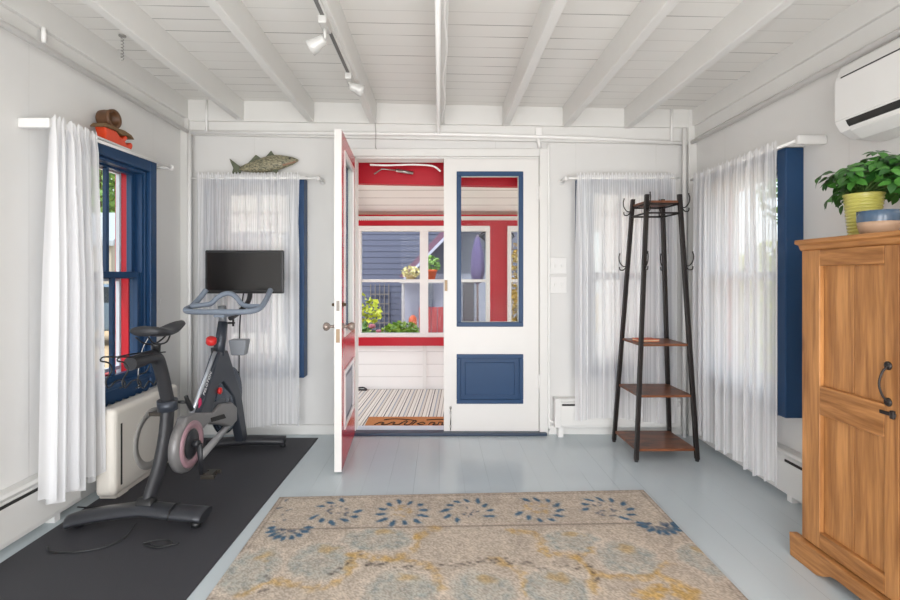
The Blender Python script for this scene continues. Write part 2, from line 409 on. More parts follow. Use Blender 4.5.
# door_1: right-hand leaf, closed, hinged at its right
M1 = Matrix.Translation((DR-.004, YB-.004, 0)) @ Matrix.Scale(-1, 4, (1, 0, 0))
d1 = door_leaf('door_1', M1, .695, mat('white_door_paint', 'DDDBD8', .35, var=.02), BLUE, {'face': RED, 'trim': WHITE}, BLUE, RED, 'none')
BRASS = mat('aged_brass', '6B5B4A', .35, .8, var=.2)
for z in (.34, 1.72):
    bm = nb(); tube(bm, [(DR-.002, YB-.012, z), (DR-.002, YB-.012, z+.10)], .007, 10); box(bm, DR-.02, DR+.016, YB-.010, YB-.004, z+.005, z+.095)
    obj('hinge', bm, WHITE, d1, bevel=.001)
bm = nb(); tube(bm, [(.085, YB-.012, .03), (.085, YB-.012, .19)], .004, 8); box(bm, .078, .092, YB-.018, YB-.004, .05, .066); box(bm, .078, .092, YB-.018, YB-.004, .15, .166); tube(bm, [(.085, YB-.014, .19), (.085, YB-.014, .205)], .008, 8)
obj('foot_bolt', bm, mat('steel', 'A9A7A3', .3, .9), d1)
bm = nb(); box(bm, .042, .062, YB-.012, YB-.004, 1.05, 1.13); obj('strike_plate', bm, BRASS, d1)
# door_2: left-hand leaf, open into the room; room face turns to the left, red outer face to the right
hx, hy = -.655, YB-.035
ang = math.atan2(2.86-hy, -.612-hx)
M2 = Matrix.Translation((hx, hy, 0)) @ Matrix.Rotation(ang, 4, 'Z')
d2 = door_leaf('door_2', M2, .70, mat('white_door_paint', 'DDDBD8', .35), BLUE, {'face': REDD, 'trim': mat('white_moulding', 'ECE6E6', .3)}, BLUE, mat('grey_lilac_panel', '8E93A4', .3), 'glass')
def L2(x, y, z): return M2 @ Vector((x, y, z))
ndir = (M2.to_3x3() @ Vector((0, 1, 0)))
for s, y0, mm in ((1, .042, 'out'), (-1, 0, 'in')):
    bm = nb(); lathe(bm, [(0, 0), (.022, 0), (.022, .004), (.009, .008), (.008, .03), (.018, .036), (.026, .05), (.024, .064), (.012, .072), (0, .073)], L2(.655, y0, .86), 20, ndir*s)
    k = obj('door_knob', bm, mat('glass_knob', '9B8D84', .12, .4), d2)
    bm = nb(); lathe(bm, [(0, 0), (.016, 0), (.016, .006), (.009, .01), (.009, .02), (0, .022)], L2(.655, y0, .99), 16, ndir*s)
    obj('deadbolt_collar', bm, BRASS, d2)
bm = nb(); box(bm, .6995, .703, .010, .032, .77, .85, 0, M2); obj('latch_plate', bm, BRASS, d2)
bm = nb(); box(bm, .6995, .703, .012, .030, .955, 1.015, 0, M2); obj('latch_plate', bm, mat('old_steel', '6F6A64', .4, .7), d2)
for z in (.25, 1.75):
    bm = nb(); tube(bm, [L2(-.004, 0, z), L2(-.004, 0, z+.1)], .008, 10); obj('hinge', bm, WHITE, d2)

# ------------------------------------------------------------------ windows
def window(idx, fn, u0, u1, lo=.40, hi=1.895, far=None, scallop=False, exterior=RED):
    """casing box u0..u1 standing .095 out of the wall, double-hung sashes in the opening, red outer casing"""
    mid = (u0+u1)/2; a, b = u0+.085, u1-.085
    def bx(bm, x0, x1, n0, n1, z0, z1):
        hexa(bm, [fn(x0, n0, z0), fn(x1, n0, z0), fn(x1, n1, z0), fn(x0, n1, z0), fn(x0, n0, z1), fn(x1, n0, z1), fn(x1, n1, z1), fn(x0, n1, z1)])
    r = thing('window_%d' % idx, None, None, fn(mid, 0, lo), kind='structure')
    bm = nb()
    for x0, x1 in ((u0, u0+.065), (u1-.065, u1)): bx(bm, x0, x1, 0, .095, lo+.03, hi-.012)
    bx(bm, u0+.065, u1-.065, 0, .095, hi-.085, hi-.012)
    obj('casing', bm, BLUE, r, bevel=.006)
    bm = nb()
    for x0, x1 in ((u0+.065, a), (b, u1-.065)): bx(bm, x0, x1, 0, .07, lo+.10, hi-.085)
    bx(bm, a, b, 0, .07, hi-.105, hi-.085)
    obj('inner_moulding', bm, BLUE, r, bevel=.004)
    bm = nb(); bx(bm, u0-.012, u1+.012, .001, .108, hi-.012, hi); obj('casing_cap', bm, TRIM, r, bevel=.003)
    bm = nb(); bx(bm, u0+.065, u1-.065, 0, .102, lo+.10, lo+.128); bx(bm, a, b, -.09, .0, lo+.10, lo+.128); obj('window_sill', bm, BLUE, r, bevel=.005)
    # apron with scalloped lower edge
    bm = nb(); poly = [(u0+.065, lo+.10)]
    n = 9; wd = (u1-u0-.13)/n
    for i in range(n):
        for j in range(7):
            t = j/6; poly.append((u0+.065+wd*(i+t), lo+.035-.018*math.sin(PI*t)))
    poly.append((u1-.065, lo+.10))
    prism(bm, poly, .0, .085, lambda p, q, d: fn(p, d, q)); obj('apron', bm, BLUE, r)
    # jambs through the wall
    bm = nb(); z0, z1 = lo+.128, min(1.815, hi-.07)
    bx(bm, a-.004, a+.016, -.015, .06, z0, z1-.02); bx(bm, b-.016, b+.004, -.015, .06, z0, z1-.02); bx(bm, a+.016, b-.016, -.015, .0, z1-.012, z1+.004); obj('jamb', bm, BLUE, r)
    bm = nb(); bx(bm, a-.004, a+.022, -.062, -.017, z0, z1); bx(bm, b-.022, b+.004, -.062, -.017, z0, z1); bx(bm, a+.022, b-.022, -.062, -.017, z1-.018, z1+.004); bx(bm, a+.022, b-.022, -.15, -.093, z0-.03, z0+.012)
    bx(bm, a-.07, a-.004, -.115, -.092, z0, z1+.06); bx(bm, b+.004, b+.07, -.115, -.092, z0, z1+.06)
    obj('outer_casing', bm, exterior, r)
    bm = nb()
    for x0, x1 in ((a-.004, a+.022), (b-.022, b+.004)): bx(bm, x0, x1, -.092, -.063, z0, z1)
    for x0, x1 in ((a+.022, a+.032), (b-.032, b-.022)): bx(bm, x0, x1, -.088, -.066, z0+.03, z1-.018)
    bx(bm, a+.032, b-.032, -.088, -.066, z0+.03, z0+.05); bx(bm, a+.032, b-.032, -.088, -.066, z1-.04, z1-.018); bx(bm, a+.032, b-.032, -.088, -.066, 1.13, 1.15)
    obj('storm_frame', bm, mat('pale_blue_grey_paint', 'C5CEDA', .4), r)
    zm = 1.165
    for nm, n0, q0, q1 in (('upper_sash', -.013, zm-.02, z1-.012), ('lower_sash', .022, z0, zm+.02)):
        bm = nb(); wv = .035
        bx(bm, a+.016, a+.016+wv, n0, n0+.033, q0, q1); bx(bm, b-.016-wv, b-.016, n0, n0+.033, q0, q1)
        bx(bm, a+.016+wv, b-.016-wv, n0, n0+.033, q0, q0+wv); bx(bm, a+.016+wv, b-.016-wv, n0, n0+.033, q1-wv, q1)
        bx(bm, mid-.011, mid+.011, n0+.004, n0+.029, q0+wv, q1-wv)
        s = obj(nm, bm, BLUE, r, bevel=.003)
        bm = nb(); bx(bm, a+.016+wv-.004, b-.016-wv+.004, n0+.014, n0+.018, q0+wv-.004, q1-wv+.004); obj('glass', bm, GLASS, s)
    return r
window(1, fl, 2.405, 3.085, .44, 1.885)
window(2, fb, -1.68, -.965, .40, 1.875)
window(3, fb, 1.00, 1.66, .40, 1.875)
window(4, fr, 2.51, 3.32, .40, 1.832)

# ------------------------------------------------------------------ curtains
SHEER = sheer_mat('sheer_striped_voile')
def curtain(name, label, fn, uA, uB, rod_n, ztop, zbot, folds, amp=.028, lobes=None, narrow=0, seed=1, flare=0, m=None):
    """cloth gathered on a rod; fn(u,n,z)"""
    rnd = random.Random(seed); NX, NZ = folds*14, 36
    bm = nb(); uvl = bm.loops.layers.uv.new('uv'); grid = []
    ph = [rnd.uniform(-.5, .5) for _ in range(folds+2)]; am = [rnd.uniform(.55, 1.2) for _ in range(folds+2)]
    for j in range(NZ+1):
        t = j/NZ; row = []
        z = ztop + (zbot-ztop)*t
        for i in range(NX+1):
            s = i/NX; k = s*folds; ki = int(k); fr_ = k-ki
            a = am[ki]*(1-fr_)+am[ki+1]*fr_; p = ph[ki]*(1-fr_)+ph[ki+1]*fr_
            small = math.sin(2*PI*k*3.03+seed)*.35*max(0, 1-t*5) + .15*math.sin(2*PI*k*1.37+seed*2)
            off = amp*(.35+.65*min(1, t*2.2))*(a*math.sin(2*PI*(k+p)) + small)
            if t < .03: off *= .6
            tt = t if t > 0 else 0
            sp = narrow*math.sin(PI*min(1, t*1.1))*(1 if narrow else 0)
            uu = uA + (uB-uA)*(s + .25/folds*math.sin(2*PI*(k+p)+1.2)*min(1, t*3))
            uc = (uA+uB)/2; uu = uc + (uu-uc)*(1-sp+flare*t)
            zz = z
            if lobes: zz += lobes(s)*t**4
            if t == 0: zz += .012*math.sin(2*PI*k*3.1+seed)
            v = bm.verts.new(fn(uu, max(.114, rod_n+off), zz)); row.append((v, s, t))
        grid.append(row)
    Lw = abs(uB-uA)*1.5
    for j in range(NZ):
        for i in range(NX):
            q = (grid[j][i], grid[j][i+1], grid[j+1][i+1], grid[j+1][i])
            f = bm.faces.new([x[0] for x in q]); f.smooth = True
            for l, x in zip(f.loops, q): l[uvl].uv = (x[1]*Lw, x[2]*abs(zbot-ztop))
    o = obj(name, bm, m or SHEER, smooth='full'); tag(o, label, 'curtain', 'white sheer curtains at the windows'); return o
def rod(name, label, fn, u0, u1, n, z, ends=(1, 1), z1=None):
    z1 = z if z1 is None else z1
    r = thing(name, label, 'curtain rod', fn((u0+u1)/2, 0, z), 'white curtain rods')
    bm = nb(); tube(bm, [fn(u0, n, z), fn(u1, n, z1)], .008, 12); obj('rod', bm, PIPE, r)
    for e, u, zz in ((ends[0], u0, z), (ends[1], u1, z1)):
        if e == 'arm':      # a return arm that bends back to the wall
            bm = nb(); hexa(bm, [fn(u-.012, 0, zz-.022), fn(u+.012, 0, zz-.022), fn(u+.012, n+.01, zz-.022), fn(u-.012, n+.01, zz-.022), fn(u-.012, 0, zz+.022), fn(u+.012, 0, zz+.022), fn(u+.012, n+.01, zz+.022), fn(u-.012, n+.01, zz+.022)])
            obj('bracket', bm, WHITE, r, bevel=.006)
        elif e:
            bm = nb(); tube(bm, [fn(u, .0, zz), fn(u, n, zz)], .010, 12); lathe(bm, [(0, 0), (.022, 0), (.022, .006), (0, .010)], fn(u, 0, zz), 16, Vector(fn(u, 1, zz))-Vector(fn(u, 0, zz)))
            lathe(bm, [(0, -.018), (.012, -.016), (.018, 0), (.012, .016), (0, .018)], fn(u, n, zz), 14)
            obj('bracket', bm, WHITE, r)
    return r
rod('curtain_rod', 'white curtain rod above the blue window on the left wall', fl, 2.185, 3.19, .130, 1.842, ('arm', 1), 1.866)
rod('curtain_rod', 'white curtain rod under the painted fish', fb, -1.75, -.855, .13, 1.852, (0, 1))
rod('curtain_rod', 'white curtain rod on the back wall behind the coat rack', fb, .90, 1.70, .13, 1.852, (1, 0))
rod('curtain_rod', 'white curtain rod above the window on the right wall', fr, 2.37, 3.38, .130, 1.818, ('arm', 0), 1.822)
curtain('sheer_curtain', 'white sheer curtain gathered at the left wall window beside the heater', fl, 2.185, 2.47, .145, 1.875, .165, 6, amp=.038, lobes=lambda s: .022*math.cos(2*PI*3*s)-.01, seed=3, narrow=.0, flare=.26)
curtain('sheer_curtain', 'white sheer curtain behind the exercise bike under the painted fish', fb, -1.71, -.985, .138, 1.885, .10, 10, amp=.018, lobes=lambda s: .012*math.sin(9*s), seed=5)
curtain('sheer_curtain', 'white sheer curtain on the back wall behind the coat rack', fb, .975, 1.67, .138, 1.882, .135, 9, amp=.018, lobes=lambda s: .02*math.sin(5*s), seed=8)
curtain('sheer_curtain', 'white sheer curtain on the right wall between coat rack and cabinet', fr, 3.34, 2.50, .142, 1.848, .10, 9, amp=.026, lobes=lambda s: -.02*s+.01*math.sin(14*s), seed=11)

# ------------------------------------------------------------------ pipes and small wall things
def pipe(name, pts, r, label, cat='pipe', m=PIPE, seg=12, parent=None):
    o = obj(name, tube(nb(), pts, r, seg), m, parent)
    if not parent: tag(o, label, cat)
    return o
pipe('ceiling_pipe', [(XL+.062, YR+.1, 2.225), (XL+.062, YB-.08, 2.20)], .015, 'white painted pipe running along the top of the left wall')
pipe('ceiling_pipe', [(XR-.050, YR+.1, 2.14), (XR-.050, YB-.085, 2.12)], .015, 'white painted pipe along the top of the right wall above the air conditioner')
pipe('ceiling_pipe', [(XL+.06, YB-.055, 2.20), (0.1, YB-.055, 2.185), (1.0, YB-.055, 2.16), (XR-.08, YB-.055, 2.12)], .013, 'white painted pipe running across the top of the back wall above the doors')
pipe('wall_pipe', [(XL+.075, YB-.075, .0), (XL+.075, YB-.075, 2.18)], .014, 'white painted vertical pipe in the back left corner')
pipe('wall_pipe', [(XR-.105, YB-.075, .0), (XR-.105, YB-.075, 2.22)], .014, 'white painted vertical pipe in the back right corner')
bm = nb(); tube(bm, smooth_path([(.80, YB-.012, 2.13), (.805, YB-.012, 1.6), (.805, YB-.012, .16), (.81, YB-.02, .11), (.85, YB-.035, .085), (.875, YB-.04, .085)], 5), .008, 10)
tag(obj('wall_pipe', bm, PIPE), 'thin white conduit running down beside the closed door to the heater', 'pipe')
# pipe and cable under the middle beam
bm = nb(); zz = ceil_z(0)-.155
tube(bm, [(-.005, YR+.2, zz-.012), (-.005, YB-.11, zz-.012), (-.005, YB-.075, zz-.03), (-.005, YB-.06, 2.19)], .012, 12)
tag(obj('conduit', bm, PIPE), 'white conduit running under the middle ceiling beam', 'conduit')
bm = nb(); pts = [(.03+.008*math.sin(i*.9), .8+i*.1, zz+.008+.003*math.sin(i*1.7)) for i in range(28)]
tube(bm, smooth_path(pts, 3), .005, 8); tag(obj('cable', bm, PIPE), 'thin wavy white cable tacked under the middle ceiling beam', 'cable')
pipe('drop_pipe', [(-1.68, YB-.06, 2.20), (-1.68, YB-.06, 2.43)], .008, 'short white vertical pipe above the left curtain near the ceiling')
pipe('drop_pipe', [(1.68, YB-.06, 2.13), (1.68, YB-.06, 2.365)], .008, 'short white vertical pipe above the coat rack near the ceiling')
pipe('pipe_hanger', [(XL+.055, 2.25, 2.23), (XL+.055, 2.25, 2.30)], .010, 'small white hanger strap holding the pipe on the left wall', 'pipe hanger')
pipe('door_cable', smooth_path([(-.46, YB-.07, 2.26), (-.455, YB-.07, 2.19), (-.46, YB-.05, 2.10), (-.455, YB-.03, 2.085)], 4), .0025, 'thin grey wire hanging above the open doorway', 'wire', mat('grey_wire', '9A9896', .5), 6)
# small vent pipe fitting above doors
bm = nb(); box(bm, .70, .745, YB-.058, YB-.03, 2.17, 2.235); tag(obj('junction_box', bm, PIPE, bevel=.004), 'small white junction box above the closed door', 'junction box')
bm = nb(); tube(bm, [(.715, YB-.04, 2.17), (.735, YB-.03, 2.09)], .012, 8); tag(obj('cable_duct', bm, PIPE), 'short white duct from the junction box to the door frame', 'duct')
# ceiling hook on the left
bm = nb(); pts = [(-1.68+.006*math.cos(i*1.3), 2.6+.006*math.sin(i*1.3), 2.432-i*.0035) for i in range(38)]
tube(bm, pts, .0028, 6); tube(bm, [(-1.68, 2.6, 2.43), (-1.68, 2.6, 2.437)], .018, 12)
tag(obj('ceiling_hook', bm, mat('steel', 'A9A7A3', .3, .9)), 'small coiled metal spring hanging from the ceiling at the left', 'ceiling hook')
# switches
for z, lb in ((1.175, 'upper white double light switch plate beside the closed door'), (1.035, 'lower white double light switch plate beside the closed door')):
    r = thing('light_switch', lb, 'light switch', (.875, YB, z), 'light switches beside the closed door')
    obj('switch_plate', B(.815, .935, YB-.012, YB, z, z+.122), WHITE, r, bevel=.003)
    for x in (.85, .90):
        obj('switch_toggle', B(x-.005, x+.005, YB-.022, YB-.012, z+.05, z+.072), WHITE, r, bevel=.001)

# ------------------------------------------------------------------ baseboard heaters
DARK = mat('heater_slot', '2B2A29', .7)
def heater(label, fn, u0, u1, dpt, z0, z1, slots, feet=()):
    r = thing('baseboard_heater', label, 'heater', fn((u0+u1)/2, 0, 0), 'white baseboard heaters')
    prof = [(0, z0), (dpt, z0), (dpt+.003, z0+.02), (dpt, z1-.055), (dpt-.012, z1-.03), (dpt, z1-.012), (dpt-.012, z1), (0, z1)]
    bm = nb(); prism(bm, prof, u0, u1, lambda a, b, d: fn(d, a, b)); obj('cover', bm, TRIM, r, bevel=.003)
    bm = nb(); prism(bm, [(0.0, z0-.002), (dpt+.006, z0-.002), (dpt+.006, z1+.004), (0, z1+.004)], u0-.012, u0+.03, lambda a, b, d: fn(d, a, b)); obj('end_cap', bm, WHITE, r, bevel=.005)
    for a, b in slots:
        bm = nb(); hexa(bm, [fn(a, dpt-.002, z1-.05), fn(b, dpt-.002, z1-.05), fn(b, dpt+.0035, z1-.05), fn(a, dpt+.0035, z1-.05), fn(a, dpt-.002, z1-.036), fn(b, dpt-.002, z1-.036), fn(b, dpt+.0035, z1-.036), fn(a, dpt+.0035, z1-.036)])
        obj('vent_slot', bm, DARK, r, bevel=.002)
    for u in feet:
        bm = nb(); hexa(bm, [fn(u, .02, 0), fn(u+.035, .02, 0), fn(u+.035, dpt, 0), fn(u, dpt, 0), fn(u, .02, z0+.01), fn(u+.035, .02, z0+.01), fn(u+.035, dpt, z0+.01), fn(u, dpt, z0+.01)]); obj('foot', bm, WHITE, r)
    return r
heater('white baseboard heater along the left wall under the gathered curtain', fl, .2, 2.47, .065, .03, .245, [(1.62, 1.88), (2.00, 2.26)], (.4, 1.2, 2.3))
heater('white baseboard heater behind the coat rack on the back wall', fb, .845, 1.74, .075, .07, .275, [(.885, .985), (1.36, 1.55)], (.86,))
heater('white baseboard heater along the right wall beside the cabinet', fr, .3, 3.30, .07, .03, .245, [(1.9, 2.2), (2.30, 2.55), (3.02, 3.10)], (.5, 1.5, 2.5))

# ------------------------------------------------------------------ track light
r = thing('track_light', 'white track light with two spot heads beside a ceiling beam', 'track light', (-.487, 2.2, 2.27))
TM = mat('track_white', 'DAD9D6', .4, var=.03)
xt = -.487; zt = ceil_z(xt)-.13
obj('track', B(xt-.018, xt+.014, .6, 2.95, zt-.028, zt+.0), TM, r, bevel=.002)
obj('track_channel', B(xt-.010, xt+.006, .62, 2.93, zt-.031, zt-.026), mat('track_dark', '6B6A68', .5), r)
GREYH = mat('spot_head_grey', 'C2C1BE', .35, .1)
def head(y, dirv, stem_len):
    a = Vector((xt-.002, y, zt-.028))
    bm = nb(); box(bm, xt-.02, xt+.016, y-.05, y+.05, zt-.062, zt-.028); h = obj('track_adapter', bm, GREYH, r, bevel=.004)
    b = a+Vector((0, 0, -.034-stem_len)); bm = nb(); tube(bm, [a+Vector((0, 0, -.03)), b], .007, 10); obj('stem', bm, GREYH, h)
    d = Vector(dirv).normalized(); c = b + d*.01
    bm = nb(); lathe(bm, [(0, -.012), (.018, -.010), (.024, 0), (.025, .022), (.031, .040), (.034, .066), (.030, .067), (.027, .045), (0, .04)], c, 24, d)
    obj('lamp_head', bm, GREYH, h)
head(2.10, (-.8, .1, -.45), .045)
head(2.68, (.8, .3, -.25), .02)

# ------------------------------------------------------------------ rugs and mat
def pt_floor(px, py): Y = F*EYE/(py-276); return Vector(((px-439)/F*Y, Y))
obj_mat = mat('rubber_mat', '3C3C41', .6, var=.10, scale=5, bump=.8, bscale=420, spec=.35)
bm = nb(); hexa(bm, [(-1.765, .9, 0), (-.925, .9, 0), (-.862, 3.50, 0), (-1.765, 3.50, 0), (-1.765, .9, .006), (-.925, .9, .006), (-.862, 3.50, .006), (-1.765, 3.50, .006)])
tag(obj('exercise_mat', bm, obj_mat, bevel=.002), 'dark charcoal rubber mat lying under the exercise bike', 'mat')

def rug():
    FL, FR_, NL, NR_ = Vector((-.83, 2.552)), Vector((1.10, 2.638)), Vector((-.83, -.15)), Vector((1.10, -.15))
    NXr, NYr = 330, 470
    def S(px, py):           # the place on the rug for a spot read off the plan
        return pt_floor(px, py)
    BG = lin('ADA195'); base2 = lin('C2B5A6')
    BLg, BL2 = lin('8F9A98'), lin('7F8E92'); YE = lin('BD9A58'); DK = lin('35506B'); BR = lin('6F6460'); OUT = lin('C9BCAE')
    rosettes = []
    for i in range(6):
        c = S(402, 514.5) + Vector((.338*(i-1.0) if False else (i-1)*.335, (i-1)*.014)); rosettes.append((c, i))
    rosettes = [(S(337, 513), 0), (S(402, 514), 1), (S(468, 512), 0), (S(538, 511), 2), (S(607, 511), 0)]
    petals = []; yspots = []; darkdots = []
    rnd = random.Random(4)
    for c, k in rosettes:
        for j in range(12):
            a = 2*PI*j/12 + .2*k
            if k != 1 and rnd.random() < .22: continue
            rr = .112
            petals.append((c + Vector((math.cos(a), math.sin(a)))*rr*rnd.uniform(.9, 1.05), a + (.5 if k != 1 else 0.), rnd.uniform(.014, .024), .009))
        for j in range(16):
            a = 2*PI*rnd.random(); q = .03+.035*rnd.random()
            (yspots if k == 1 or k == 2 else darkdots).append((c+Vector((math.cos(a), math.sin(a)))*q, .010 if k else .007))
    for px, py in ((283, 503), (278, 510), (288, 512), (280, 517), (287, 520), (276, 523), (672, 503), (681, 514), (673, 510)):
        darkdots.append((S(px, py), .008))
    for (px, py) in ((288, 533), (661, 528)):
        c = S(px, py)
        for j in range(46 if px > 600 else 26):
            x = rnd.uniform(-1, 1); darkdots.append((c+Vector((x*.088, -.095*(1-x*x)*rnd.random()+.03)), .011 if px > 600 else .009))
        for j in range(9):
            t = PI*j/8; petals.append((c+Vector((.085*math.cos(t), .03-.09*math.sin(t))), -t, .016, .009))
    med = [(S(377, 541), .135, .10), (S(321, 563), .125, .125), (S(249, 572), .10, .15), (S(401, 592), .135, .11), (S(570, 543), .125, .085), (S(628, 560), .12, .12),
           (S(704, 562), .08, .12), (S(560, 592), .13, .11), (S(482, 592), .12, .11)]
    for i in range(-1, 4):   # the rest of the field towards and behind the viewer
        for j in range(6):
            c = Vector((-.66+.40*(i+1)+(.2 if j % 2 else 0), 1.42-.29*j)); med.append((c, .13, .11))
    vines = []
    def vine(pts, wd=.016):
        P = [S(*p) if p[1] > 300 else Vector(p) for p in pts]; Q = smooth_path([(p.x, p.y, 0) for p in P], 8)
        for a, b in zip(Q, Q[1:]): vines.append((Vector(a[:2]), Vector(b[:2]), wd))
    vine([(415, 535), (412, 552), (385, 562), (358, 556), (350, 566), (335, 585), (300, 590), (270, 585), (235, 600)])
    vine([(438, 531), (415, 537)], .02); vine([(510, 531), (535, 537), (545, 553), (575, 561), (590, 575), (600, 595)])
    vine([(590, 575), (620, 580), (655, 578), (680, 590), (700, 596)]); vine([(385, 562), (430, 566), (440, 590)]); vine([(575, 561), (592, 550)], .013)
    vine([(655, 578), (670, 565)], .012); vine([(640, 598), (660, 592), (690, 599)], .03); vine([(495, 562), (520, 575), (527, 598)])
    dashes = []
    for (x0, y0, x1, y1, n) in ((365, 566, 425, 571, 26), (425, 571, 500, 562, 22), (480, 562, 580, 570, 34), (360, 556, 330, 580, 14), (580, 556, 600, 585, 14), (268, 577, 262, 598, 8)):
        for j in range(n):
            t = rnd.random(); dashes.append((S(x0+(x1-x0)*t+rnd.gauss(0, 2), y0+(y1-y0)*t+rnd.gauss(0, 1.7)), rnd.uniform(.0035, .0065)))
    Lc = Vector((-.83+.03, 0)).x
    import numpy as np
    ss, tt = np.meshgrid(np.linspace(0, 1, NXr+1), np.linspace(0, 1, NYr+1))
    X = (FL.x*(1-ss)+FR_.x*ss)*(1-tt) + (NL.x*(1-ss)+NR_.x*ss)*tt
    Y = (FL.y*(1-ss)+FR_.y*ss)*(1-tt) + (NL.y*(1-ss)+NR_.y*ss)*tt
    rg = np.random.RandomState(2)
    def sn(sc_, seed):      # smooth noise
        q = np.random.RandomState(seed).rand(int(3.2*sc_)+4, int(3.2*sc_)+4)
        gx, gy = (X+1)*sc_, (Y+.3)*sc_; ix, iy = gx.astype(int), gy.astype(int); fx, fy = gx-ix, gy-iy
        fx = fx*fx*(3-2*fx); fy = fy*fy*(3-2*fy)
        return q[iy, ix]*(1-fx)*(1-fy)+q[iy, ix+1]*fx*(1-fy)+q[iy+1, ix]*(1-fx)*fy+q[iy+1, ix+1]*fx*fy
    wx = X + (sn(40, 1)-.5)*.03 + (sn(9, 5)-.5)*.03; wy = Y + (sn(40, 2)-.5)*.03 + (sn(9, 6)-.5)*.03
    wear = sn(60, 3); wear2 = sn(14, 4)
    col = np.zeros(X.shape+(3,)); A = np.array
    mixw = (wear2*.6+wear*.4)[..., None]
    col[:] = A(BG[:3])*(1-mixw) + A(base2[:3])*mixw
    def put(mask, c, k=1.0):
        nonlocal col
        mm = np.clip(mask, 0, 1)[..., None]*k; col = col*(1-mm)+A(c[:3])*mm
    sig = lambda v: 1/(1+np.exp(-np.clip(v, -40, 40)))
    far = tt*2.75
    line = np.exp(-((far-.335-.01*(ss))/.006)**2)*(ss > .04)*(ss < .93); put(line, BR, .75)
    for e in (ss*1.93, (1-ss)*1.93, far):
        put(np.exp(-((e-.022)/.005)**2), BR, .5); put(sig((.006-e)/.0015), BR, .55)
    put(np.exp(-((ss*1.93-.15)/.004)**2)*(far > .3), BR, .2)
    for c, ra, rb in med:
        d = np.sqrt(((wx-c.x)/ra)**2+((wy-c.y)/rb)**2)
        ins = (far > .345)
        put(sig((1.22-d)/.03)*ins, OUT, .75); put(np.exp(-((d-1.02)/.035)**2)*ins*wear, BR, .35); put(sig((1-d)/.05)*ins*(.4+.6*wear), BLg, .62); put(np.exp(-((d-.72)/.1)**2)*ins*wear, BL2, .5)
        put(sig((.35-d)/.08)*ins*wear2, BG, .6)
        ddy = np.sqrt(((wx-c.x-.02)/(.3*ra))**2+((wy-c.y-rb*.62)/(.22*rb))**2); put(sig((1-ddy)/.2)*ins, YE, .6)
    for a, b, wd in vines:
        ab = b-a; L = max(1e-9, ab.length_squared); x0, x1 = min(a.x, b.x)-.06, max(a.x, b.x)+.06
        s_ = np.clip(((wx-a.x)*ab.x+(wy-a.y)*ab.y)/L, 0, 1); d = np.hypot(wx-a.x-s_*ab.x, wy-a.y-s_*ab.y)
        put(sig((wd-d)/.004)*np.clip(wear*1.6, 0, 1), YE, .33)
    for c, q in yspots: put(sig((q-np.hypot(wx-c.x, wy-c.y))/.003), YE, .45)
    for c, q in darkdots: put(sig((q-np.hypot(wx-c.x, wy-c.y))/.002), DK, .75)
    for c, q in dashes: put(sig((q-np.hypot((X-c.x)*.8, Y-c.y))/.0015), lin('5A5350'), .75); 
    wx2 = X+(sn(70, 9)-.5)*.010; wy2 = Y+(sn(70, 10)-.5)*.010
    for c, a, la, lb in petals:
        dx, dy = wx2-c.x, wy2-c.y; p = dx*math.cos(a)+dy*math.sin(a); q = -dx*math.sin(a)+dy*math.cos(a)
        put(sig((1.25-np.hypot(p/la, q/lb))/.12), lin('234E70'), 1.0)
        put(sig((1.9-np.hypot(p/la, q/lb))/.2), lin('8497A0'), .25)
    grain = rg.rand(*X.shape)[..., None]; col *= (.70+.56*grain)
    col *= (.92+.16*sn(28, 12))[..., None]
    me = bpy.data.meshes.new('area_rug'); vs = []
    cx, cy = .135, 1.25
    for j in range(NYr+1):
        for i in range(NXr+1): vs.append((X[j, i]-cx, Y[j, i]-cy, .009))
    nv = len(vs); fs = []
    W1 = NXr+1
    for j in range(NYr):
        for i in range(NXr): a = j*W1+i; fs.append((a, a+W1, a+W1+1, a+1))
    ring = [i for i in range(W1)] + [j*W1+NXr for j in range(1, NYr+1)] + [NYr*W1+i for i in range(NXr-1, -1, -1)] + [j*W1 for j in range(NYr-1, 0, -1)]
    for q in ring: vs.append((vs[q][0], vs[q][1], .0))
    for k in range(len(ring)):
        k2 = (k+1) % len(ring); fs.append((ring[k], ring[k2], nv+k2, nv+k))
    fs.append(tuple(nv+k for k in range(len(ring))))
    me.from_pydata(vs, [], fs); me.update()
    ca = me.color_attributes.new('weave', 'FLOAT_COLOR', 'POINT')
    buf = np.ones((len(vs), 4)); buf[:nv, :3] = col.reshape(-1, 3); buf[nv:, :3] = BR[:3]
    ca.data.foreach_set('color', buf.ravel().astype(np.float32))
    m = bpy.data.materials.new('woven_rug'); m.use_nodes = True; n = m.node_tree; b = n.nodes['Principled BSDF']
    at = n.nodes.new('ShaderNodeAttribute'); at.attribute_name = 'weave'; n.links.new(at.outputs[0], b.inputs['Base Color']); b.inputs['Roughness'].default_value = .95
    b.inputs['Specular IOR Level'].default_value = .1
    nz = n.nodes.new('ShaderNodeTexNoise'); nz.inputs['Scale'].default_value = 260; bp = n.nodes.new('ShaderNodeBump'); bp.inputs['Strength'].default_value = .4; bp.inputs['Distance'].default_value = .002
    tc = n.nodes.new('ShaderNodeTexCoord'); n.links.new(tc.outputs['Object'], nz.inputs[0]); n.links.new(nz.outputs[0], bp.inputs['Height']); n.links.new(bp.outputs[0], b.inputs['Normal'])
    me.materials.append(m)
    o = bpy.data.objects.new('area_rug', me); C.objects.link(o); o.location = (cx, cy, 0)
    tag(o, 'large beige patterned area rug with faded blue and yellow medallions', 'rug')
rug()

